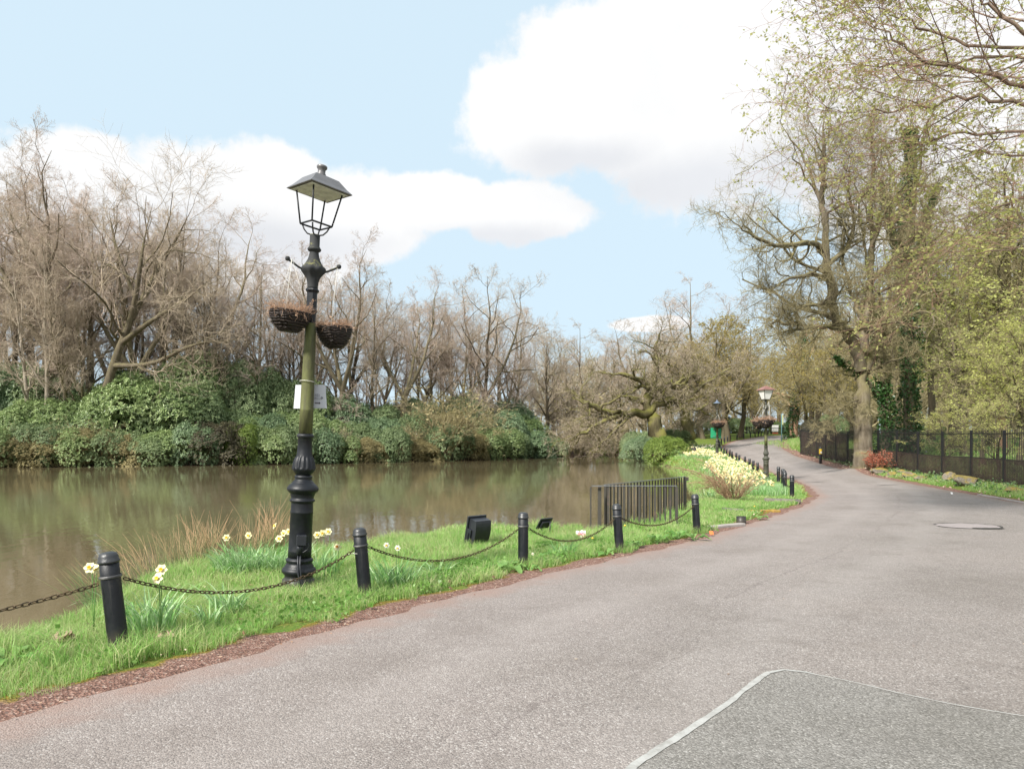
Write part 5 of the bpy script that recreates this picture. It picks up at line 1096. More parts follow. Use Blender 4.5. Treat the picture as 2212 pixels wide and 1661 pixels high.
# hero tree of the right verge
Y = 35.
LVh = [dict(nch=12, t0=.12, t1=1, ang=.8, lf=lambda t: .38 - .12 * t, npts=10, wob=.30, up=.02, rr=.52, k=5, rmin=.022, sd=.35), dict(nch=8, t0=.1, t1=1, ang=.75, lf=lambda t: .5 - .1 * t, npts=7, wob=.32, up=.02, rr=.56, rmin=.010, sd=.35), dict(nch=7, t0=.1, t1=1, ang=.7, lf=lambda t: .5, npts=5, wob=.34, up=.01, rr=.62, rmin=.0065), dict(nch=5, t0=.1, t1=1, ang=.65, lf=lambda t: .5, npts=3, wob=.32, up=.01, rr=.8, rmin=.0045)]
limb_tree('verge_oak', Y, [([(1865, 1040, Y), (1865, 1008, Y), (1865, 985, Y), (1864, 960, Y), (1864, 900, Y), (1863, 850, Y), (1864, 815, Y), (1862, 795, Y)], .52, .34), ([(1860, 800, Y), (1853, 765, Y), (1835, 727, Y), (1815, 708, Y), (1801, 675, Y), (1793, 616, Y), (1786, 551, Y), (1783, 486, Y), (1777, 442, Y), (1760, 406, Y), (1735, 333, Y + 1), (1700, 291, Y + 1), (1683, 260, Y + 1)], .30, .05),
    ([(1777, 442, Y), (1777, 400, Y - .5), (1782, 338, Y - 1), (1775, 280, Y - 1), (1790, 230, Y - 1)], .14, .03), ([(1865, 805, Y), (1866, 750, Y + .5), (1869, 700, Y + .5), (1880, 640, Y + .5), (1882, 551, Y + 1), (1885, 520, Y + 1), (1894, 484, Y + 1), (1925, 400, Y + 1), (1955, 360, Y + 1)], .28, .05), ([(1885, 520, Y + 1), (1880, 440, Y), (1890, 360, Y), (1880, 290, Y), (1900, 230, Y)], .13, .03),
    ([(1870, 800, Y), (1885, 770, Y), (1905, 742, Y), (1920, 700, Y), (1930, 672, Y)], .24, .14), ([(1922, 695, Y), (1900, 670, Y), (1890, 650, Y)], .1, .04), ([(1930, 675, Y), (1935, 640, Y - .5), (1960, 600, Y - .5), (1990, 560, Y - 1)], .10, .03),
    ([(1786, 545, Y), (1760, 525, Y), (1740, 525, Y - 1), (1694, 533, Y - 2), (1637, 520, Y - 2.5), (1600, 489, Y - 3), (1565, 468, Y - 3)], .17, .03), ([(1793, 610, Y), (1760, 590, Y - 1), (1700, 600, Y - 2), (1650, 640, Y - 2)], .13, .03), ([(1822, 713, Y), (1780, 705, Y - 1), (1720, 710, Y - 2), (1660, 730, Y - 2)], .12, .03), ([(1800, 670, Y), (1790, 655, Y - 1), (1740, 660, Y - 2), (1680, 690, Y - 3)], .12, .03),
    ([(1866, 812, Y), (1890, 795, Y), (1930, 780, Y - 1), (1980, 755, Y - 1)], .10, .03), ([(1790, 570, Y), (1830, 540, Y + 1), (1850, 480, Y + 1), (1830, 400, Y + 1), (1840, 320, Y + 1)], .14, .03), ([(1869, 700, Y), (1840, 640, Y + 1), (1820, 560, Y + 1), (1825, 480, Y + 1)], .13, .03), ([(1862, 860, Y), (1835, 870, Y - .6), (1805, 890, Y - 1), (1785, 925, Y - 1.3)], .04, .015), ([(1888, 600, Y), (1930, 560, Y), (1970, 520, Y), (2010, 470, Y)], .12, .03)],
    LVh, 31, (B_oak, B_twigo), 'large forked bare oak with grey-brown trunk standing on the right verge before the fence', jit=.035, base=PT(1865, 1006, Y), trunk_levels=1, k0=14, stub=True)

# ivy-clad and plain trunks behind the fence
def ivy(g, pts, rad, n, rng, size=.13, z0=0, z1=1):
    pts = np.array(pts); u = z0 + (z1 - z0) * rng.rand(n); q = u * (len(pts) - 1); i = np.minimum(q.astype(int), len(pts) - 2); f = (q - i)[:, None]; c = pts[i] * (1 - f) + pts[i + 1] * f
    a = rng.rand(n) * 6.283; lum = 1 + .3 * np.sin(a * 3 + u * 9) + .25 * np.sin(u * 31 + a * 2); rr = rad * lum * (.65 + .45 * rng.rand(n)) * (1 - .5 * u)
    c = c + np.stack([np.cos(a) * rr, np.sin(a) * rr, .1 * rng.randn(n)], -1); V, Fq = leaves_at(c, size, rng, 1, .03, .5, .85); g.add(V, [Fq]); return g
LVi = [dict(nch=12, t0=.35, t1=1, ang=.75, lf=lambda t: .30 - .12 * t, npts=8, wob=.2, up=.06, rr=.5, k=4, rmin=.02), dict(nch=7, t0=.1, t1=1, ang=.7, lf=lambda t: .5, npts=6, wob=.22, up=.04, rr=.6, rmin=.014), dict(nch=6, t0=.1, t1=1, ang=.65, lf=lambda t: .5, npts=4, wob=.22, up=.02, rr=.7, rmin=.010), dict(nch=4, t0=.1, t1=1, ang=.6, lf=lambda t: .5, npts=3, wob=.2, up=.02, rr=.8, rmin=.008)]
rv = np.random.RandomState(9)
for (limbs, Yt, ri, iv, n, label, m0, m1, sd) in (
    ([([(1968, 1000, 44), (1966, 850, 44), (1962, 700, 44), (1955, 560, 44), (1962, 430, 44), (1968, 320, 44), (1960, 250, 44)], .42, .08), ([(1962, 700, 44), (1985, 600, 44), (2000, 480, 44), (2030, 380, 44)], .2, .05), ([(1960, 620, 44), (1935, 530, 44), (1915, 440, 44), (1900, 380, 44)], .22, .05)], 44, .62, (0, .93), 12000, 'tall trunk thickly clad in dark ivy behind the fence, right of the verge oak', B_dark, B_twigo, 41),
    ([([(1912, 990, 50), (1914, 880, 50), (1905, 800, 50), (1895, 700, 50), (1880, 620, 50)], .40, .14), ([(1912, 870, 50), (1870, 820, 50), (1830, 790, 49), (1790, 760, 48)], .22, .08)], 50, .55, (0, .9), 6500, 'dark ivy-covered tree directly behind the verge oak trunk', B_dark, B_twigo, 42),
    ([([(1712, 960, 76), (1712, 925, 76), (1722, 880, 76), (1735, 820, 77), (1745, 760, 78), (1740, 700, 78)], .62, .14)], 76, .6, (.05, .9), 4500, 'leaning reddish trunk with an ivy mantle beside the road bend', B_red, B_twigo, 43)):
    o = limb_tree('ivy_tree', Yt, limbs, LVi, sd, (m0, m1), label, base=PT(limbs[0][0][0][0], limbs[0][0][0][1], Yt), jit=.03)
    g = G(); bs = np.array(PT(limbs[0][0][0][0], limbs[0][0][0][1], Yt))
    for li, (pts, r0, r1) in enumerate(limbs): ivy(g, np.array([PT(*p) for p in pts]) - bs + (np.array([-.35, -.2, 0]) if sd == 43 else 0), ri * (1 if li == 0 else .55), n if li == 0 else n // 4, rv, .15, *iv)
    g.build('ivy', M_ivy, o)
right = [(2132, 330, 52, 1, B_dark, B_twigo, 'upright grey-brown trunk behind the fence, left of the reddish one'), (2163, 260, 50, 0, B_red, B_twigo, 'reddish-barked tree with tall bare trunk behind the fence at the right'), (2235, 300, 46, 3, B_dark, B_twigo, 'bare tree behind the fence at the right picture edge'), (2010, 380, 62, 3, B_dark, B_twig, 'bare tree far behind the fence between the ivy trunk and the leafy trees'), (2080, 420, 70, 0, B_wood, B_twig, 'distant bare tree behind the leafy hornbeams'),
         (1810, 640, 68, 3, B_dark, B_twigo, 'bare tree behind the far end of the fence, left of the verge oak'), (1770, 700, 80, 0, B_dark, B_twigo, 'thin bare tree beyond the ivy trunk at the bend'), (1940, 480, 60, 4, B_wood, B_twigo, 'bare spreading tree seen behind the ivy-clad trunk'), (2200, 420, 66, 1, B_wood, B_twig, 'bare tree deep in the wood at the right')]
for i, (px, top, Y, v, m0, m1, lab) in enumerate(right):
    X = (px - CX) / F * Y; zb = Hs(X, Y) - .2; h = CAMZ - (top - HY) * Y / F - zb; place_tree(TV[v], (X, Y, zb), h, i * 2.3, lab, 'bare trees behind the fence', sx=1.25, mt=(m0, m1))
leafy = [(2045, 850, 31.5, 0, 'low leafy yellow-green sapling just behind the fence'), (2120, 680, 34, 1, 'yellow-green hornbeam with spreading branches behind the fence'), (2200, 590, 33, 0, 'bright yellow-green hornbeam at the right behind the fence'), (2160, 820, 27.5, 1, 'low leafy shrub with green sprays at the right end of the fence'),
         (2060, 420, 50, 1, 'airy tall leafy tree behind the ivy-clad trunk'), (2150, 370, 52, 0, 'airy tall leafy tree behind the reddish trunk'), (2215, 330, 48, 1, 'airy tall leafy tree high at the right picture edge'), (2090, 470, 44, 0, 'tall leafy hornbeam further back among the bare trunks')]
for i, (px, top, Y, v, lab) in enumerate(leafy):
    X = (px - CX) / F * Y; X = max(X, FX(Y) + 1.2); zb = Hs(X, Y) - .2; h = CAMZ - (top - HY) * Y / F - zb; place_tree(YV[v], (X, Y, zb), h, i * 1.7 + .4, lab, 'yellow-green leafy trees behind the fence', 'leafy_tree', sx=1.25 if h > 7 else 1.5)
bud = [(1520, 690, 95, 0), (1570, 640, 88, 1), (1610, 700, 92, 0), (1640, 640, 98, 1), (1665, 640, 84, 0), (1700, 660, 90, 1), (1750, 700, 72, 0), (1795, 720, 64, 1), (1490, 740, 110, 1), (1560, 760, 118, 0), (1630, 780, 122, 1), (1720, 760, 112, 0), (1780, 740, 96, 1), (1830, 760, 84, 0), (1860, 790, 74, 1), (1640, 720, 130, 0), (1690, 740, 126, 1)]
for i, (px, top, Y, v) in enumerate(bud):
    X = (px - CX) / F * Y
    if XL(Y) - .3 < X < XR(Y) + .8 and Y < 118: X = float(XR(Y)) + 2.5 if px > 1655 else float(XL(Y)) - 2.5
    zb = Hs(X, Y) - .2; h = CAMZ - (top - HY) * Y / F - zb; place_tree(BV[v], (X, Y, zb), h, i * 2.1, 'olive-brown budding tree near the far bend of the road, %s from the left' % ORD[sorted(bud).index(bud[i])], 'budding trees round the far bend', 'budding_tree', sx=1.3)
mid = [(1512, 612, 100, 4), (1440, 700, 112, 0), (1395, 690, 104, 1), (1345, 705, 112, 2), (1300, 745, 116, 5), (1265, 706, 108, 4), (1225, 735, 100, 0), (1475, 700, 120, 3), (1370, 720, 124, 4), (1320, 740, 126, 0), (1245, 745, 120, 2), (1420, 730, 130, 5), (1545, 700, 125, 0), (1195, 700, 104, 3)]
for i, (px, top, Y, v) in enumerate(mid):
    X = (px - CX) / F * Y; zb = max(Hs(X, Y), 0) - .2; h = CAMZ - (top - HY) * Y / F - zb; place_tree(TV[v], (X, Y, zb), h, i * 1.3, 'bare tree in the hazy wood at the head of the pond, %s from the left' % ORD[sorted(mid).index(mid[i])], 'bare trees at the head of the pond', sx=1.45, mt=(B_wood, (B_twigp, B_twigo, B_twig)[i % 3]))
# far wood as one mass
rw = np.random.RandomState(55); gw = G()
sV = []
for s in range(3):
    rng = np.random.RandomState(600 + s); p, r = trunk_line(rng, 6, .8, .016, .02, .02); P = p[None]; Rr = r[None]; L = np.array([.85]); parts = [(P, Rr, 5)]
    for lv in [dict(nch=12, t0=.08, t1=1, ang=.7, lf=lambda t: .42 - .22 * t, npts=5, wob=.15, up=.06, rr=.5, rmin=.003), dict(nch=8, t0=.1, t1=1, ang=.7, lf=lambda t: .55, npts=4, wob=.2, up=.04, rr=.6, rmin=.0022), dict(nch=8, t0=.1, t1=1, ang=.65, lf=lambda t: .55, npts=3, wob=.2, up=.03, rr=.7, rmin=.0016)]:
        P, Rr, L = child(P, Rr, L, rng=rng, **lv); parts.append((P, Rr, 3))
    vv = [tube_geo(*q) for q in parts]; off = 0; Vs = []; Fs = []
    for a, b, c in vv: Vs.append(a); Fs.append(b + off); off += len(a)
    sV.append((np.concatenate(Vs), np.concatenate(Fs)))
for i in range(92):
    if i < 62: px = 1150 + i * 19 + rw.uniform(-8, 8); Y = rw.uniform(122, 165)
    else: px = rw.uniform(1830, 2330); Y = rw.uniform(78, 120)
    X = (px - CX) / F * Y; zb = Hs(X, Y); h = (CAMZ - (rw.uniform(760, 830) - HY) * Y / F) - zb if px < 1800 else (955 - rw.uniform(640, 800)) * Y / F; a = rw.rand() * 6.28; V, Fq = sV[i % 3]
    gw.add((V @ rotm('Z', a).T) * [h * 1.3, h * 1.3, h] + [X, Y, zb], [Fq])
tag(gw.build('far_woodland', B_twigo), 'hazy brown wood closing the view beyond the road and the fence', 'wood', kind='stuff')
# scrub and hedge behind the fence and at the bend
sc_ = [(1765, 50.5 + 8, 900, 4, 'dark undergrowth bush behind the far end of the fence'), (1800, 62, 890, 2, 'dull green bush behind the fence left of the verge oak'), (1840, 66, 905, 4, 'brown bush behind the fence beside the verge oak'), (2000, 88, 912, 2, 'green bush deep behind the fence at middle right'), (2150, 68, 895, 2, 'green bush deep behind the fence at far right'), (2220, 62, 890, 4, 'dark bush behind the fence at the right picture edge'),
       (1525, 112, 905, 2, 'green bush behind the small bollards of the far curve'), (1480, 98, 900, 4, 'brown bush behind the round lime bush'), (1600, 120, 900, 2, 'dull bush beyond the far curve, left one'), (1650, 124, 905, 5, 'pale green bush beyond the far railings'), (1700, 120, 910, 2, 'dull bush beyond the far curve, right one'), (1560, 124, 895, 4, 'brown bush beyond the far curve of the road'), (1380, 84, 925, 2, 'dark bush beside the leaning mossy oak'), (1345, 112, 930, 4, 'brown bush low at the head of the pond')]
for i, (px, Y, top, mi, lab) in enumerate(sc_):
    X = (px - CX) / F * Y; zb = Hs(X, Y) - .3; h = CAMZ - (top - HY) * Y / F - zb; wd = 45 * Y / F; place_bush(i % 4, (X, Y, zb), wd, wd * .8, max(h, .8), mi, lab, None, 'undergrowth_bush', rz=i)
p = PT(1440, 1003, 59); place_bush(1, (p[0], 59, WZ - .05), 2.2, 1.9, 2.75, 5, 'rounded lime green bush overhanging the water below the mossy oaks', None, 'round_bush')
p = PT(1385, 985, 74); place_bush(2, (p[0], 74, WZ), 2.3, 1.6, 2.8, 0, 'dark blue-green bush over the water left of the round lime bush', None, 'round_bush')
p = PT(1480, 950, 72); place_bush(0, (p[0] - 1.5, 70, Hs(p[0], 70) - .2), 2.2, 1.9, 2.4, 2, 'dull green bush between the round lime bush and the mossy oak trunks', None, 'round_bush')

# branches reaching in overhead from the tree beside the camera's right
LVo = [dict(nch=9, t0=.12, t1=1, ang=.62, lf=lambda t: .25 - .09 * t, npts=8, wob=.12, up=.02, rr=.5, k=4, rmin=.008, flat=.35), dict(nch=6, t0=.1, t1=1, ang=.6, lf=lambda t: .52 - .15 * t, npts=6, wob=.15, up=.01, rr=.6, rmin=.0045, flat=.3), dict(nch=4, t0=.1, t1=1, ang=.6, lf=lambda t: .5, npts=5, wob=.18, up=.01, rr=.7, rmin=.0036), dict(nch=3, t0=.15, t1=1, ang=.6, lf=lambda t: .45, npts=3, wob=.2, up=.0, rr=.8, rmin=.003)]
M_over = leafmat('overhead_leaf', [(.19, .20, .05), (.30, .31, .09), (.42, .42, .17)], .5, .5)
tb = (17.6, 12.6); tz = Hs(*tb); wx = lambda X, Y, Z: (CX + F * X / Y, HY - (Z - CAMZ) * F / Y, Y)
T_ = lambda z: wx(17.6, 12.6, z)
ol = [([wx(17.6, 12.6, tz - .1), T_(3), T_(6), T_(9), T_(12), T_(16)], .42, .16)]
for z0_, pts, r0 in ((7.6, [(2212, 189, 13), (2142, 166, 13), (2073, 146, 13), (1998, 138, 13), (1960, 105, 13), (1914, 70, 13), (1864, 45, 13), (1810, 14, 13)], .095), (8.0, [(2212, 127, 14), (2128, 123, 14), (1960, 146, 14.5), (1846, 140, 15), (1790, 120, 15)], .075), (7.0, [(2212, 237, 12.5), (2153, 209, 12.5), (2073, 214, 13), (1982, 232, 13.5), (1903, 245, 14), (1835, 243, 14), (1760, 228, 14)], .085),
                     (6.3, [(2212, 275, 12.5), (2142, 291, 13), (2051, 289, 13), (1982, 312, 13.5), (1891, 337, 14)], .075), (6.0, [(2212, 330, 13), (2142, 332, 13.5), (2062, 322, 14), (1990, 350, 14)], .06), (9.0, [(2300, 110, 12), (2212, 75, 12), (2142, 25, 12), (2105, -10, 12), (2060, -60, 12)], .10), (8.6, [(2212, 98, 13.5), (2096, 98, 13.5), (2028, 66, 14), (1960, 43, 14), (1914, 27, 14), (1864, -4, 14)], .08),
                     (5.2, [(2330, 415, 12.5), (2212, 427, 13), (2150, 446, 13.5), (2084, 494, 14), (2022, 525, 14.5)], .06), (4.6, [(2330, 520, 12.5), (2212, 536, 13), (2084, 546, 14), (2006, 588, 14.5)], .05), (10.5, [(2350, 20, 12), (2200, -60, 12), (2050, -110, 12.5), (1950, -90, 13)], .10), (8.2, [(2300, 180, 14), (2212, 160, 15), (2100, 180, 16), (2000, 190, 16.5), (1900, 170, 17)], .07), (9.4, [(2300, 60, 14.5), (2180, 50, 15.5), (2060, 10, 16.5), (1960, -20, 17)], .07)):
    ol.append(([T_(z0_ * .93)] + pts, r0 * .50, .008))
limb_tree('overhanging_tree', 13, ol, LVo, 71, (bark('bark_over', [(.11, .075, .06), (.19, .135, .11), (.30, .23, .18)], .3), bark('twig_over', [(.15, .08, .06), (.24, .135, .10), (.34, .22, .16)], 0), M_over), 'tree outside the picture reaching fine budding branches in at the upper right', base=(17.6, 12.6, tz), leaf=dict(frac=.30, size=.075, per=2, spread=.02, lv=2), jit=.03, k0=8)
# ---------------------------------------------------------------- ground cover and flowers
rg = np.random.RandomState(17)
def scatter(x0, x1, y0, y1, n, fn):
    x = rg.uniform(x0, x1, n); y = rg.uniform(y0, y1, n); k = fn(x, y); return x[k], y[k]
def vnoise(x, y, s, seed=0):
    r = np.random.RandomState(seed); T = r.rand(64, 64); u = (x * s) % 64; v = (y * s) % 64; i = u.astype(int) % 64; j = v.astype(int) % 64; f = sm(u - np.floor(u)); g = sm(v - np.floor(v)); i2 = (i + 1) % 64; j2 = (j + 1) % 64
    return (T[i, j] * (1 - f) + T[i2, j] * f) * (1 - g) + (T[i, j2] * (1 - f) + T[i2, j2] * f) * g
def onbank(x, y, inner=.37):
    d = sdist(x, y); e = pdist(x, y, LEXY); return (x < XL(y)) & (d > -.02) & (e > inner + .10 * np.sin(x * 5 + y * 3) + .25 * (vnoise(x, y, 3.1, 3) - .5))
def blades(x, y, h, w, lean=.5, z=None, curl=.35, bend_dir=None):
    n = len(x); z = H(x, y) - .01 if z is None else z; a = rg.rand(n) * 6.283; wa = rg.rand(n) * 6.283
    l = lean * rg.rand(n) ** .8; dx = np.cos(a) * l; dy = np.sin(a) * l
    if bend_dir is not None: dx = dx + bend_dir[0]; dy = dy + bend_dir[1]
    W = np.stack([np.cos(wa), np.sin(wa), np.zeros(n)], -1) * (w / 2)[:, None] if not np.isscalar(w) else np.stack([np.cos(wa), np.sin(wa), np.zeros(n)], -1) * w / 2
    P0 = np.stack([x, y, z], -1); P1 = P0 + np.stack([dx * h * .35, dy * h * .35, h * .55], -1); P2 = P0 + np.stack([dx * h * (.85 + curl), dy * h * (.85 + curl), h * (1 - .25 * l)], -1)
    V = np.stack([P0 - W, P0 + W, P1 + W * .8, P1 - W * .8, P2], 1).reshape(-1, 3); b = np.arange(n)[:, None] * 5
    return V, [b + np.array([[0, 1, 2, 3]]), b + np.array([[3, 2, 4]])]
M_grass = leafmat('grass_blade', [(.04, .13, .018), (.10, .28, .04), (.18, .40, .07), (.28, .47, .12), (.42, .45, .22)], .5, .4, big=.9, spec=.4)
gg = G()
for (y0, y1, x0, x1, dn, hs, ws) in ((3.2, 8, -7.5, 1.2, 3800, .11, .0042), (8, 13, -7, 4.5, 2000, .115, .0065), (13, 21, -5.5, 9.5, 900, .12, .010), (21, 36, 4, 14.5, 330, .11, .018), (36, 70, 8, 22, 70, .14, .04)):
    x, y = scatter(x0, x1, y0, y1, int((y1 - y0) * (x1 - x0) * dn), onbank)
    pn = vnoise(x, y, 1.7, 8); h = hs * (.55 + .9 * rg.rand(len(x))) * (.6 + .9 * pn); h *= 1 + .9 * np.exp(-np.abs(sdist(x, y)) / .35)
    V, Fq = blades(x, y, h, ws * (.7 + .6 * rg.rand(len(x))), .8); gg.add(V, Fq)
# thicker tufts at post feet and lamp foot
for (cx, cy, r_, n) in [(b[0], b[1], .17, 420) for b in nearb[1:]] + [(LX, LY, .30, 900)] + [(b[0], b[1], .25, 160) for b in midb]:
    a = rg.rand(n) * 6.283; q = r_ * (.55 + .7 * rg.rand(n)); x = cx + q * np.cos(a); y = cy + q * np.sin(a); V, Fq = blades(x, y, .09 + .12 * rg.rand(n), .005 * (1 if cy < 15 else 3), .7); gg.add(V, Fq)
# small tussocks
for _ in range(150):
    y0_ = rg.uniform(4, 19); x0_ = float(XL(y0_)) - .5 - rg.rand() * 3.4; n = 130; x = x0_ + .09 * rg.randn(n); y = y0_ + .09 * rg.randn(n); k = onbank(x, y, .3); x, y = x[k], y[k]
    if len(x): V, Fq = blades(x, y, .12 + .12 * rg.rand(len(x)), .0055 + .0005 * y0_, .9); gg.add(V, Fq)
def onright(x, y): return (x > XR(y) + .35 + .3 * (vnoise(x, y, 1.3, 4) - .3)) & (x < FX(y) - .2) & (vnoise(x, y, .8, 6) > .28 + .45 * sm((y - 30) / 8))
x, y = scatter(14, 20, 12, 40, 60000, onright); V, Fq = blades(x, y, .07 + .09 * rg.rand(len(x)), .016 + .0 * x, .8); gg.add(V, Fq)
x, y = scatter(24, 34, 62, 76, 9000, lambda x, y: (x > XR(y) + .8) & (x < XR(y) + 4)); V, Fq = blades(x, y, .12 + .1 * rg.rand(len(x)), .045 + 0 * x, .8); gg.add(V, Fq)
x, y = scatter(17, 60, 20, 75, 45000, lambda x, y: (x > FX(y) + .4)); V, Fq = blades(x, y, .15 + .2 * rg.rand(len(x)), .03 + 0 * x, .8); gg.add(V, Fq)
tag(gg.build('grass', M_grass), 'bright green spring grass on the bank and verges', 'grass', kind='stuff')
# low broad weeds in the grass near the verge
M_weed = leafmat('weed_leaf', [(.045, .12, .02), (.10, .23, .035), (.20, .34, .08)], .45, .35, spec=.45)
x, y = scatter(-4, 8.5, 4, 20, 26000, lambda x, y: onbank(x, y, .30) & (pdist(x, y, LEXY) < 1.5) & (vnoise(x, y, 1.1, 12) > .42) & ((y > 6.2) | (vnoise(x, y, 2.1, 13) > .6)))
c = np.stack([x, y, H(x, y) + .02 + .07 * rg.rand(len(x))], -1); V, Fq = leaves_at(c, .045, rg, 2, .02, -.3, .75); g = G().add(V, [Fq])
x, y = scatter(15, 24, 17, 58, 26000, lambda x, y: (x > XR(y) + .7) & (x < FX(y) + .5) & ((FX(y) - x) < .3 + 1.6 * vnoise(x, y, .7, 21) * (y > 22))); c = np.stack([x, y, H(x, y) + .03 + .08 * rg.rand(len(x))], -1); V, Fq = leaves_at(c, .085, rg, 1, .03, .0, .8)
g.build('low_weeds', M_weed); tag(bpy.data.objects['low_weeds'], 'low leafy weeds spreading along the road edge of the grass', 'weeds', kind='stuff')
tag(G().add(V, [Fq]).build('ivy_ground_cover', leafmat('ivy_ground', [(.03, .06, .025), (.07, .13, .05), (.14, .20, .09)], .4, .1)), 'ivy creeping along the foot of the tall iron fence', 'ivy', kind='stuff')
# fallen leaves and twigs
M_fall = leafmat('fallen_leaf', [(.09, .04, .025), (.22, .12, .075), (.36, .23, .15), (.52, .42, .32)], .7, .15)
g = G(); x, y = scatter(-5, 14, 3.4, 34, 60000, lambda x, y: (x < XL(y) + .12) & (pdist(x, y, LEXY) < .95 * rg.rand(len(x)) ** .7) & (sdist(x, y) > 0) & (rg.rand(len(x)) < np.clip(9 / y, .2, 1)))
c = np.stack([x, y, H(x, y) + .022 + .012 * rg.rand(len(x))], -1); V, Fq = leaves_at(c, .026, rg, 1, .0, .0, .6); V = V.reshape(-1, 4, 3); m_ = V.mean(1, keepdims=True); V = np.concatenate([V[..., :2], m_[..., 2:] + (V[..., 2:] - m_[..., 2:]) * .35], -1).reshape(-1, 3); g.add(V, [Fq])
x, y = scatter(-6, 10, 4, 22, 900, lambda x, y: onbank(x, y, .2)); c = np.stack([x, y, H(x, y) + .05], -1); V, Fq = leaves_at(c, .07, rg, 1, .0, .3, .6); g.add(V, [Fq])
x, y = scatter(14, 24, 16, 58, 9000, lambda x, y: (x > XR(y) + .05) & (x < FX(y)) & (rg.rand(len(x)) < np.where(y > 30, 1, .25))); c = np.stack([x, y, H(x, y) + .035], -1); V, Fq = leaves_at(c, .08, rg, 1, .01, .1, .7); g.add(V, [Fq])
x, y = scatter(-4, 12, 3, 16, 90, lambda x, y: (x > XL(y)) & (x < XR(y))); c = np.stack([x, y, road_z(x, y) + .012], -1); V, Fq = leaves_at(c, .028, rg, 1, .0, .0, .5); V = V.reshape(-1, 4, 3); m_ = V.mean(1, keepdims=True); V = np.concatenate([V[..., :2], m_[..., 2:] + (V[..., 2:] - m_[..., 2:]) * .2], -1).reshape(-1, 3); g.add(V, [Fq])
tag(g.build('fallen_leaves', M_fall), 'brown fallen leaves and bark scraps along the verge', 'leaf litter', kind='stuff')
def curled(px, py, z, s, lab, seed):
    q = px2g(px, py, z); r = np.random.RandomState(seed); g = G()
    for k in range(3):
        n = 9; u = np.linspace(0, 1, n); wv = np.sin(u * math.pi) ** .7 * s * .42 * (1 + .35 * np.sin(u * 22)); a = r.rand() * 6.28; V = []
        for sgn in (-1, 0, 1):
            V.append(np.stack([u * s - s / 2, sgn * wv, .02 + .05 * k * s + abs(sgn) * wv * .7 + .04 * s * np.sin(u * 5 + k)], -1))
        V = np.concatenate(V) @ (rotm('Z', a) @ rotm('X', .3 * r.randn())).T + [.05 * r.randn(), .04 * r.randn(), .05]
        g.add(V, [(i, i + 1, n + i + 1, n + i) for i in range(n - 1)] + [(n + i, n + i + 1, 2 * n + i + 1, 2 * n + i) for i in range(n - 1)], 0, True)
    return tag(g.build('fallen_leaf', simple('curled_leaf%d' % seed, (.34, .22, .17), .8, var=.3, scale=20, bump=.4), loc=(q[0], q[1], Hs(*q))), lab, 'dead leaf')
curled(128, 1398, 0, .12, 'pale curled dead leaves in the grass left of the nearest bollard', 1); curled(610, 1293, -.08, .10, 'brown curled leaves in front of the ornate lamp post base', 2); curled(345, 1396, 0, .09, 'curled brown leaf on the verge right of the nearest bollard', 3); curled(1030, 1245, -.12, .09, 'pale curled leaf on the verge below the middle bollard', 4)

# daffodils
M_pet = simple('petal', (.74, .69, .40), .5, var=.08, scale=30, bump=.05); M_petw = simple('petal_white', (.74, .74, .66), .5, var=.06, scale=30, bump=.05)
M_cor = simple('corona', (.85, .58, .06), .5, var=.2, scale=40, bump=.05); M_coro = simple('corona_orange', (.85, .33, .05), .5, var=.2)
M_stem = simple('daffodil_stem', (.13, .28, .07), .5, var=.3); M_dl = leafmat('daffodil_leaf', [(.05, .15, .03), (.11, .27, .06), (.20, .39, .11), (.40, .53, .30)], .45, .3, big=.8, spec=.5)
def petals(g, s, lo=False, mi=0):
    for k in range(6):
        a = k / 6 * 6.283; zz = .004 * (k % 2)
        if lo: P = [(0, 0, 0), (.6, .42, .12), (1, 0, .05), (.6, -.42, .12)]; Fx = [(0, 1, 2, 3)]
        else: P = [(.1, 0, 0), (.35, .30, .10), (.72, .36, .10), (1.02, .0, .02), (.72, -.36, .10), (.35, -.30, .10), (.6, 0, .0)]; Fx = [(0, 1, 6), (1, 2, 6), (2, 3, 6), (3, 4, 6), (4, 5, 6), (5, 0, 6)]
        V = np.array(P) * s * .5; V[:, 2] += zz; g.add(V @ rotm('Z', a).T, Fx, mi, not lo)
def corona(g, s, k=10, mi=0): g.lathe([(s * .07, 0), (s * .10, s * .06), (s * .13, s * .16), (s * .17, s * .22), (s * .13, s * .20), (s * .05, s * .04)], k, mod=(lambda z, a: 1 + .08 * np.cos(a * 8)) if k > 6 else None, mi=mi)
def dirmat(d):
    d = nrm(np.array(d, float)); r = nrm(np.cross([0, 0, 1.], d)) if abs(d[2]) < .95 else np.array([1., 0, 0]); return np.stack([r, np.cross(d, r), d], 1)
def near_daff(px, py, Y, lab, white=False, d=(-.1, -1, .1), s=.095, orange=False):
    p = PT(px, py, Y); gx = p[0] + rg.uniform(-.04, .04); z = Hs(gx, Y + .03); o = empty('daffodil', (gx, Y + .03, z), (0, 0, 0), lab, 'daffodil', 'daffodils in the near grass'); q = p - np.array([gx, Y + .03, z]); dm_ = dirmat(d)
    g = G(); g.tube([(0, 0, -.02), q * [.3, .3, .5], q * [.7, .7, .92] + [0, .02, 0], q + [0, .03, .012], q + np.array(d) * -.012], .0035, 6); g.build('stem', M_stem, o)
    g = G(); petals(g, s); g.V = [v @ dm_.T + q for v in g.V]; g.build('petals', M_petw if white else M_pet, o)
    g = G(); corona(g, s); g.V = [v @ dm_.T + q for v in g.V]; g.build('trumpet', M_coro if orange else M_cor, o); return o
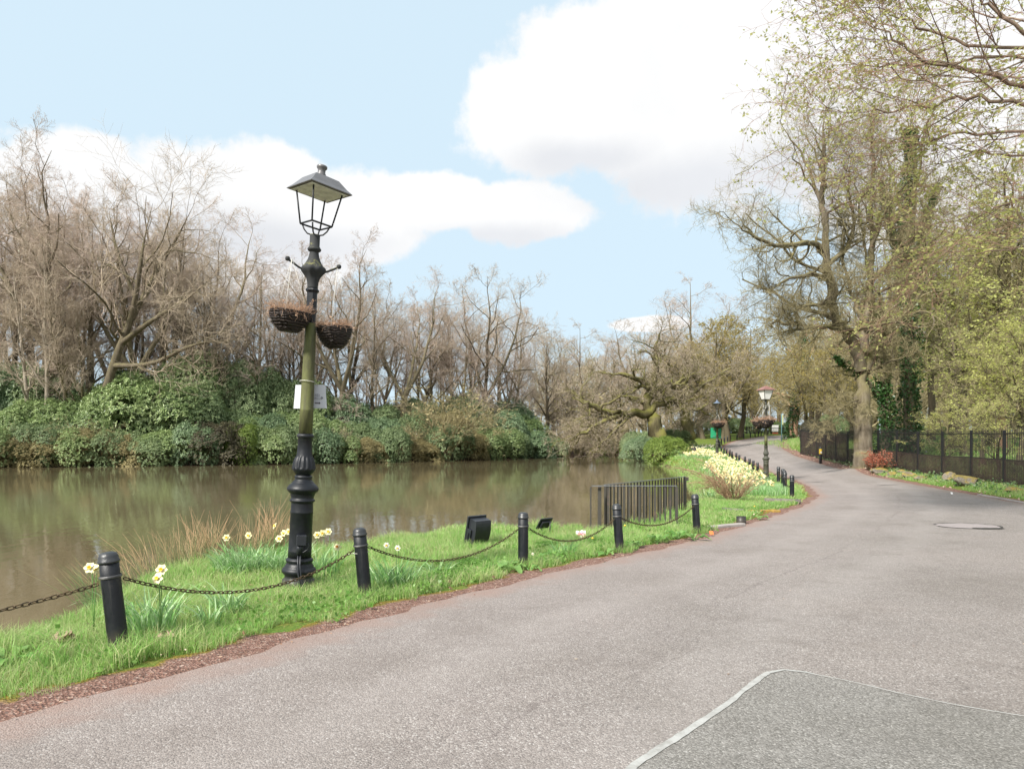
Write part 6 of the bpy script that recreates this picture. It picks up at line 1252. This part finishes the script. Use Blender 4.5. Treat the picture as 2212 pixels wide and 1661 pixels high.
nd = [(489, 1161, 8.6, 'pale yellow daffodil standing alone at the left end of the clump behind the lamp'), (537, 1156, 8.8, 'pale yellow daffodil, second from the left behind the lamp'), (594, 1136, 9.0, 'daffodil seen side-on, highest of those left of the lamp base'), (603, 1163, 8.5, 'lowest daffodil close to the left side of the lamp base'), (613, 1151, 8.9, 'daffodil just left of the lamp base, upper of the close pair'), (624, 1148, 9.0, 'daffodil half hidden behind the left edge of the lamp base'),
      (685, 1155, 8.6, 'daffodil nearest the right side of the lamp base'), (697, 1151, 8.8, 'middle daffodil of the three right of the lamp base'), (709, 1148, 8.5, 'tallest right-hand daffodil of the three beside the lamp base'), (729, 1181, 8.2, 'pale daffodil with orange centre leaning right of the lamp base'), (194, 1226, 5.6, 'daffodil at the far left beside the nearest bollard, left of the pair'), (207, 1229, 5.65, 'daffodil tucked against the left side of the nearest bollard'),
      (349, 1230, 5.5, 'large daffodil right of the nearest bollard, upper one'), (341, 1249, 5.45, 'large daffodil right of the nearest bollard, lower one behind the chain'), (835, 1177, 8.1, 'white narcissus right of the string-tied bollard, taller one'), (859, 1183, 8.2, 'white narcissus right of the string-tied bollard, smaller one'), (1151, 1196, 9.6, 'tiny white narcissus near the middle bollard')]
for i, (px, py, Y, lab) in enumerate(nd):
    near_daff(px, py, Y, lab, white=i >= 14, d=(rg.uniform(-.5, .4), -1, rg.uniform(-.1, .45)) if i != 2 else (-.8, -.5, .5), s=.095 if i < 14 else .075 if i < 16 else .04, orange=(i == 9))
def leafclump(px, py, z, n, rad, hgt, lab, seed, w=.012, sx=1.0):
    q = px2g(px, py, z); r = np.random.RandomState(seed); a = r.rand(n) * 6.283; rr = rad * np.sqrt(r.rand(n)); x = rr * np.cos(a) * sx; y = rr * np.sin(a) * .7
    h = hgt * 1.25 * (.55 + .5 * r.rand(n)); da = a + .8 * r.randn(n); l = .25 + .55 * r.rand(n); m = 6; u = np.linspace(0, 1, m)
    X = x[:, None] + np.cos(da)[:, None] * (l * h)[:, None] * (u ** 2)[None]; Y_ = y[:, None] + np.sin(da)[:, None] * (l * h)[:, None] * (u ** 2)[None]
    kn_ = (r.rand(n) < .45)[:, None]; Z = h[:, None] * (u[None] - .22 * u[None] ** 3) - kn_ * h[:, None] * .45 * np.clip(u[None] - .65, 0, 1) * 2
    gz = H(q[0] + x, q[1] + y) - Hs(*q); P = np.stack([X, Y_, Z + gz[:, None] - .01], -1); wd = w * np.array([.8, 1, 1, .95, .7, .12])[None, :, None]; wa = r.rand(n) * 6.283; W = np.stack([np.cos(wa), np.sin(wa), .0 * wa], -1)[:, None, :]
    V = np.stack([P - W * wd / 2, P + W * wd / 2], 2).reshape(-1, 3); b = np.arange(n)[:, None, None] * (2 * m); i = np.arange(m - 1)[None, :, None] * 2; Fq = (b + i + np.array([[[0, 1, 3, 2]]])).reshape(-1, 4)
    return tag(G().add(V, [Fq], 0, True).build('daffodil_leaves', M_dl, loc=(q[0], q[1], Hs(*q))), lab, 'leaf clump', 'clumps of daffodil leaves')
leafclump(322, 1368, 0, 130, .20, .42, 'strap-leaved daffodil clump right of the nearest bollard', 1); leafclump(492, 1330, -.03, 90, .13, .32, 'daffodil leaf clump under the chain between the nearest bollard and lamp', 2); leafclump(452, 1352, -.02, 40, .10, .24, 'small daffodil leaf tuft near the verge left of the lamp', 3)
leafclump(575, 1240, -.09, 420, .42, .44, 'dense bank of daffodil leaves directly behind the lamp base on its left', 4, sx=1.2); leafclump(515, 1246, -.09, 200, .28, .40, 'daffodil leaves between the rushes and the lamp', 5); leafclump(690, 1245, -.09, 130, .22, .42, 'daffodil leaves right of the lamp base', 6)
leafclump(848, 1276, -.1, 190, .26, .42, 'daffodil leaf clump right of the string-tied bollard', 7); leafclump(945, 1250, -.12, 40, .14, .26, 'sparse daffodil leaves left of the big floodlight', 8); leafclump(1215, 1205, -.15, 70, .18, .3, 'daffodil leaf clump between the middle bollard and the railing', 9); leafclump(215, 1300, -.05, 14, .08, .3, 'few daffodil leaves left of the nearest bollard', 10); leafclump(1525, 1075, -.2, 60, .3, .4, 'daffodil leaves left of the dry shrub', 11, .02)
# the bed behind the bollards
def far_flower(white):
    g = G(); s = .095
    petals(g, s, True, 0); corona(g, s, 6, 1); D = dirmat((0, -1, .25)); g.V = [v @ D.T + [0, -.02, .36] for v in g.V]
    g.tube([(0, 0, -.03), (.005, .01, .2), (0, 0, .35), (0, -.02, .36)], .006, 3, mi=2); return g.mesh('daffodil_flower', [M_petw if white else M_pet, M_cor, M_stem])
FFm = [far_flower(False), far_flower(True)]
def inpoly(poly): return lambda x, y: (sdist(x, y, np.array(poly, float)) < 0) & (x < XL(y) - .75) & (sdist(x, y) > .5)
A1_ = [(7.7, 24.6), (9.3, 24.0), (10.2, 27), (11.5, 31), (13, 36), (14.8, 43), (16.4, 50), (15.4, 52), (13.0, 46), (11.2, 40), (10.0, 34), (8.9, 29)]; A2_ = [(13.6, 53), (16.4, 52), (18.2, 60), (17.6, 67), (15.2, 62)]; A3_ = [(16.8, 67), (20, 66), (21.5, 74), (18, 74)]
fl = []
for poly, n, wt in ((A1_, 2000, 0), (A2_, 1700, 0), (A3_, 300, 1)):
    P = np.array(poly); x, y = scatter(P[:, 0].min(), P[:, 0].max(), P[:, 1].min(), P[:, 1].max(), n * 3, inpoly(poly)); k = vnoise(x, y, .9, 31) > (.30 if poly is A1_ else .4); x, y = x[k][:n // 2], y[k][:n // 2]; fl += [(a, b, wt or (rg.rand() < .12)) for a, b in zip(x, y)]
fl.sort(key=lambda q: q[1]); zf_all = H(np.array([q[0] for q in fl]), np.array([q[1] for q in fl]))
mV = [np.array([v.co[:] for v in m.vertices]) for m in FFm]; mF = [[tuple(p.vertices) for p in m.polygons] for m in FFm]; mM = [[p.material_index for p in m.polygons] for m in FFm]
gs_ = G()
for i, ((x, y, wt), z) in enumerate(zip(fl, zf_all)):
    sc = rg.uniform(.75, 1.2); rz = rg.uniform(-1.3, 1.3); rx = rg.uniform(-.25, .35)
    if i < 290:
        o = link('daffodil', FFm[int(wt)]); o.location = (x, y, z); o.rotation_euler = (rx * .4, 0, rz); o.scale = (1, 1, sc)
        tag(o, 'white-petalled daffodil in the massed bed behind the bollards of the bend' if wt else 'pale yellow daffodil in the massed bed behind the bollards of the bend', 'daffodil', 'white daffodils of the massed bed' if wt else 'yellow daffodils of the massed bed')
    else:
        V = (mV[int(wt)] * [1, 1, sc]) @ rotm('Z', rz).T + [x, y, z]; b = gs_.n
        for mi in range(3): 
            fs = [f for f, m in zip(mF[int(wt)], mM[int(wt)]) if m == mi]
            by = {}
            for f in fs: by.setdefault(len(f), []).append(f)
            for v in by.values(): gs_.F.append(np.array(v) + b); gs_.M.append(3 if (wt and mi == 0) else mi); gs_.S.append(False)
        gs_.V.append(V); gs_.n += len(V)
tag(gs_.build('daffodils', [M_pet, M_cor, M_stem, M_petw]), 'rest of the pale daffodils massed further back behind the bollards', 'daffodils', kind='stuff')
x = np.array([q[0] for q in fl]); y = np.array([q[1] for q in fl]); rp = 7; xx = np.repeat(x, rp) + .22 * rg.randn(len(x) * rp); yy_ = np.repeat(y, rp) + .25 * rg.randn(len(x) * rp); x2, y2 = scatter(7.2, 11, 22.6, 27, 9000, lambda x, y: inpoly([(7.4, 23.4), (9.2, 22.8), (10.4, 26), (9, 27), (8, 26)])(x, y)); xx = np.r_[xx, x2]; yy_ = np.r_[yy_, y2]
V, Fq = blades(xx, yy_, .24 + .14 * rg.rand(len(xx)), .022 + 0 * xx, .5); tag(G().add(V, Fq).build('daffodil_foliage', M_dl), 'blue-green leaves of the massed daffodil bed', 'leaves', kind='stuff')

# rushes at the water's edge
def f_rush(t):
    tc = t.n('ShaderNodeTexCoord'); g_ = t.n('ShaderNodeNewGeometry'); s_ = t.n('ShaderNodeSeparateXYZ', i={0: (tc, 'Object')})
    f = t.math('ADD', t.math('MULTIPLY', (s_, 2), .85), t.math('MULTIPLY', t.math('SUBTRACT', (g_, 'Random Per Island'), .5), .5))
    c = t.ramp(f, [(.05, (.09, .15, .045)), (.3, (.17, .20, .08)), (.5, (.36, .27, .14)), (.75, (.52, .34, .20))]); out(t, t.n('ShaderNodeBsdfPrincipled', i={'Base Color': c, 'Roughness': .6}))
M_rush = mat('rush', f_rush)
for k, (cx, cy, n, hh, dr, lab) in enumerate(((-4.85, 8.5, 300, .62, (-.45, 0), 'tawny rush clump at the water, left part leaning left'), (-4.55, 9.6, 300, .78, (-.1, 0), 'green and tawny rush clump at the water, middle part'), (-3.95, 10.5, 260, .85, (.12, 0), 'tall rush clump at the water just left of the daffodils'))):
    a = rg.rand(n) * 6.283; q = np.sqrt(rg.rand(n)) * .5; x = cx + q * np.cos(a) * .9; y = cy + q * np.sin(a) * .6; z = np.maximum(H(x, y), WZ - .1) - .03; h = hh * (.5 + .65 * rg.rand(n)); dx = dr[0] + .28 * rg.randn(n); dy = .2 * rg.randn(n)
    u = np.linspace(0, 1, 5); P = np.stack([x[:, None] + (dx * h)[:, None] * u ** 1.5, y[:, None] + (dy * h)[:, None] * u ** 1.5, z[:, None] + h[:, None] * u], -1) - [cx, cy, WZ]
    g = G().tubes(P, np.tile(np.array([1, .9, .8, .6, .25]) * .0042, (n, 1)), 3); g.build('rush_clump', M_rush, loc=(cx, cy, WZ)); ob = COL.objects[-1]; tag(ob, lab, 'rushes', 'rush clumps')
# dry shrub before the daffodil bed with long whips to the left
bx, by = 6.75, 20.9; bz = Hs(bx, by); o = empty('dry_shrub', (bx, by, bz), (0, 0, 0), 'dry brown many-stemmed shrub with long bare whips arching left over the water', 'shrub')
n = 75; a = rg.rand(n) * 6.283; u = np.linspace(0, 1, 9); sp = .35 + .55 * rg.rand(n); hh = .55 + .6 * rg.rand(n); d = np.stack([np.cos(a) * 1.0, np.sin(a) * .8], -1)
P = np.stack([(d[:, :1] * .12 + d[:, :1] * sp[:, None] * u ** 1.2), (d[:, 1:] * .12 + d[:, 1:] * sp[:, None] * u ** 1.2), hh[:, None] * (u - .15 * u ** 3)], -1); P[:, 1:] += .02 * rg.randn(n, 8, 3); g = G().tubes(P, np.tile(np.linspace(.009, .004, 9), (n, 1)), 4)
L = np.full(n, .9); P2, R2, L2 = child(P, np.tile(np.linspace(.009, .004, 9), (n, 1)), L, 7, .25, 1, .5, lambda t: .35, 5, .22, .03, .8, rg, rmin=.0035); g.tubes(P2, R2, 3); g.build('stems', bark('dry_stem', [(.18, .11, .06), (.30, .20, .12), (.42, .31, .20)]), o)
W = []
for k in range(16):
    e = PT(rg.uniform(1440, 1530), rg.uniform(985, 1060), 21.5) - [bx, by, bz]; q = np.array([[0, 0, .05], e * [.3, .3, .0] + [0, 0, .5 + .2 * rg.rand()], e * [.7, .7, .0] + [0, 0, e[2] * .8 + .15], e]); uu = np.linspace(0, 3, 10); W.append(np.stack([np.interp(uu, range(4), q[:, c]) for c in range(3)], -1))
W = np.array(W); W[:, 1:-1] = (W[:, :-2] + W[:, 1:-1] * 2 + W[:, 2:]) / 4; g = G().tubes(W, np.tile(np.linspace(.013, .005, 10), (16, 1)), 4); P2, R2, L2 = child(W, np.tile(np.linspace(.013, .005, 10), (16, 1)), np.full(16, 1.8), 6, .3, 1, .5, lambda t: .3, 5, .2, .03, .7, rg, rmin=.004); g.tubes(P2, R2, 3); g.build('whips', MATS['dry_stem'], o)
# copper-leaved shrub at the verge oak
M_copper = leafmat('copper_leaf', [(.16, .04, .025), (.33, .09, .055), (.52, .20, .12)], .5, .3)
rng = np.random.RandomState(5); roots = []
for q in range(12):
    a = rng.rand() * 6.28; u = np.linspace(0, 1, 7)[:, None]; roots.append((np.array([math.cos(a), math.sin(a), 0]) * (.1 + .55 * u * (.4 + rng.rand() * .8)) + [0, 0, 1] * u * (.55 + .4 * rng.rand()) - [0, 0, .05], np.linspace(.015, .006, 7), .7))
me = tree_meshes('copper', roots, [dict(nch=7, t0=.2, t1=1, ang=.6, lf=lambda t: .45, npts=5, wob=.2, up=.02, rr=.7, rmin=.004), dict(nch=5, t0=.2, t1=1, ang=.6, lf=lambda t: .5, npts=3, wob=.2, up=.02, rr=.7, rmin=.003)], 5, (B_dark, B_twig, M_copper), k0=5, leaf=dict(frac=.8, size=.075, per=2, spread=.04, lv=2))
cxp = PT(1892, 1000, 33.6); o = empty('copper_shrub', (cxp[0], 33.6, Hs(cxp[0], 33.6)), (0, 0, 0), 'small shrub with coppery red leaves at the foot of the verge oak', 'shrub', scale=(.95, .95, .95)); link('stems', me[0], o); link('leaves', me[1], o)
# mossy boulders
def f_rock(t):
    tc = t.n('ShaderNodeTexCoord'); o = (tc, 'Object'); g = t.n('ShaderNodeNewGeometry'); s = t.n('ShaderNodeSeparateXYZ', i={0: (g, 'Normal')}); n = t.noise(o, 3.5, 6, .7); n2 = t.noise(o, 18, 5, .7)
    c = t.ramp(n2, [(.3, (.10, .085, .065)), (.6, (.24, .21, .175)), (.8, (.36, .33, .28))]); f_ = t.math('ADD', t.math('MULTIPLY', (s, 2), .3), n); c = t.mix(t.n('ShaderNodeMapRange', i={0: f_, 1: .55, 2: .72}, clamp=True), c, t.ramp(n2, [(.3, (.13, .10, .02)), (.7, (.32, .25, .06))]))
    b = t.n('ShaderNodeBump', i={'Strength': .8, 'Distance': .05, 'Height': n2}); out(t, t.n('ShaderNodeBsdfPrincipled', i={'Base Color': (c, 2), 'Roughness': .9, 'Normal': b}))
M_rock = mat('mossy_rock', f_rock)
def rock(px, py, Y, sx, sy, sz, lab, seed):
    p = PT(px, py, Y); X = p[0]; X = min(max(X, float(XR(Y)) + .45), FX(Y) - .25); bm = bmesh.new(); bmesh.ops.create_icosphere(bm, subdivisions=4, radius=1); r = np.random.RandomState(seed); V = np.array([v.co[:] for v in bm.verts]); Fx = [tuple(v.index for v in f.verts) for f in bm.faces]; bm.free()
    n = 0
    for k in range(9): d = nrm(r.randn(3)); n = n - np.clip(V @ d - (.55 + .25 * r.rand()), 0, 1)[:, None] * d * .85
    V = V + n; V += .03 * np.sin(V[:, [1, 2, 0]] * 7 + seed); V *= [sx, sy, sz]
    return tag(G().add(V, Fx, 0, True).build('boulder', M_rock, loc=(X, Y, Hs(X, Y) + sz * .45)), lab, 'boulder', 'mossy boulders on the right verge')
rock(2088, 1042, 25.2, .55, .35, .30, 'largest mossy boulder on the right verge, yellow moss on top', 1); rock(2052, 1032, 27.0, .28, .25, .24, 'grey boulder close behind the largest mossy one', 2); rock(1925, 1012, 31.5, .30, .25, .16, 'low brown stone near the copper-leaved shrub', 3); rock(1965, 1018, 30, .38, .25, .18, 'low mossy stone between the copper shrub and the largest boulder', 4)
rock(1990, 1024, 28.8, .32, .2, .12, 'flat yellow-mossed stone left of the largest boulder', 5); rock(2190, 1066, 22.2, .42, .25, .10, 'flat mossy stone at the right picture edge of the verge', 6); rock(1900, 1004, 33.0, .5, .4, .18, 'mossy root mound in front of the verge oak', 7); rock(1948, 1010, 32, .2, .2, .12, 'small stone right of the copper-leaved shrub', 8)
M_brick = simple('mossy_brick', (.30, .14, .06), .9, var=.4, scale=9, col2=(.34, .24, .04), bump=.8)
q = px2g(1650, 1106, -.19); ob = G(); r = np.random.RandomState(2)
for k in range(7): ob.box((r.uniform(-.4, .4), r.uniform(-.12, .12), .03), (.22, .10, .07), rotm('Z', r.uniform(-.5, 1)), bev=.012)
tag(ob.build('brick_edging', M_brick, loc=(q[0], q[1], Hs(*q))), 'mossy orange broken brick edging in the grass inside the bend', 'bricks')
q = px2g(1570, 1140, -.18); tag(G().box((0, 0, 0), (1.0, .16, .10), rotm('Z', .55), bev=.02).build('kerb_block', M_kerb, loc=(q[0], q[1], Hs(*q) + .02)), 'long weathered kerb block half sunk behind the sawn-off stump', 'kerb block')
# docks and broad-leaved plants
M_dock = leafmat('dock_leaf', [(.06, .16, .03), (.12, .27, .05), (.24, .40, .12)], .35, .35, big=3, spec=.5)
def dock(px, py, z, n, s, lab, seed):
    q = px2g(px, py, z); r = np.random.RandomState(seed); g = G(); gs = G()
    for k in range(n):
        a = k / n * 6.28 + .5 * r.randn(); m = 8; u = np.linspace(0, 1, m); L = s * (.7 + .6 * r.rand()); el = .35 + .5 * r.rand(); px_ = u * L * math.cos(el); pz = u * L * math.sin(el) - u ** 2.2 * L * (.45 + .2 * r.rand()); wv = L * .24 * np.sin(np.clip(u * 1.02, 0, 1) * math.pi) ** .6; wv[0] = .004
        st = s * .45; V = np.concatenate([np.stack([px_ + st * .5, sg_ * wv, pz + st * .55 + abs(sg_) * wv * .35 + .012 * np.sin(u * 14 + sg_)], -1) for sg_ in (-1, 0, 1)]); g.add(V @ rotm('Z', a).T, [(i, i + 1, m + i + 1, m + i) for i in range(m - 1)] + [(m + i, m + i + 1, 2 * m + i + 1, 2 * m + i) for i in range(m - 1)], 0, True)
        gs.tube(np.array([(0, 0, -.02), (st * .25, 0, st * .35), (st * .5, 0, st * .55)]) @ rotm('Z', a).T, .004, 5)
    o = empty('dock_plant', (q[0], q[1], Hs(*q)), (0, 0, 0), lab, 'dock plant', 'broad-leaved dock plants on the verge'); g.build('leaves', M_dock, o); gs.build('stalks', M_stem, o)
for i, (px, py, n, s, lab) in enumerate(((1095, 1238, 6, .30, 'broad grey-green dock plant left of the middle bollard foot'), (1145, 1238, 5, .24, 'dock leaf plant right of the middle bollard foot'), (1195, 1205, 7, .26, 'leafy dock plant between the middle bollard and the next'), (1370, 1180, 6, .26, 'dock plant right of the fourth bollard foot'), (1420, 1170, 7, .32, 'bright dock plant below the railing corner'), (1465, 1160, 7, .34, 'largest bright green dock plant left of the last chained bollard'), (1500, 1165, 6, .28, 'dock plant at the foot of the last chained bollard'), (1310, 1200, 5, .22, 'small dock plant left of the fourth bollard foot'), (20, 1440, 6, .26, 'bright dock leaves at the left picture edge'), (1640, 1118, 6, .25, 'dock plant beside the sawn-off stump'), (1065, 1215, 5, .2, 'small dock plant below the big floodlight'))): dock(px, py, -.13 if px > 100 else 0, n, s * .8, lab, i)
# cow parsley foliage
for i, (px, py, lab) in enumerate(((950, 1262, 'ferny cow parsley foliage near the verge, left of centre'), (985, 1250, 'ferny cow parsley foliage between the string-tied and middle bollards'), (1010, 1225, 'ferny plant below the big floodlight'), (1180, 1180, 'ferny plant right of the middle bollard'), (900, 1285, 'low ferny plant on the verge right of the string-tied bollard'))):
    q = px2g(px, py, -.12); r = np.random.RandomState(i + 60); pts = []
    for k in range(22):
        a = r.rand() * 6.28; L = .10 + .16 * r.rand(); u = np.linspace(.25, 1, 16); st = np.stack([np.cos(a) * L * u, np.sin(a) * L * u, .05 + .11 * u - .09 * u ** 3], -1); wd = (1 - u)[:, None] * .07 + .008
        pts.append(np.concatenate([st + wd * np.array([-math.sin(a), math.cos(a), 0]) * sg_ for sg_ in (-1, -.5, 0, .5, 1)]))
    P = np.concatenate(pts); V, Fq = leaves_at(P, .020, r, 2, .006, 0, .6); tag(G().add(V, [Fq]).build('cow_parsley', M_weed, loc=(q[0], q[1], Hs(*q))), lab, 'plant', 'ferny plants on the verge')
for i, (px, py, z) in enumerate(((1350, 1150, -.17), (1630, 1106, -.19), (1280, 1180, -.15))):
    q = px2g(px, py, z); o = empty('dandelion', (q[0], q[1], Hs(*q)), (0, 0, 0), ('yellow dandelion in the grass behind the fourth bollard', 'yellow dandelion in the grass inside the bend near the bricks', 'yellow dandelion in the grass under the sagging chain')[i], 'dandelion', 'dandelions')
    G().lathe([(.004, .14), (.02, .145), (.022, .155), (.012, .165), (.002, .166)], 12).build('flower', M_cor, o); G().tube([(0, 0, 0), (.004, 0, .08), (0, 0, .145)], .003, 5).build('stem', M_stem, o)
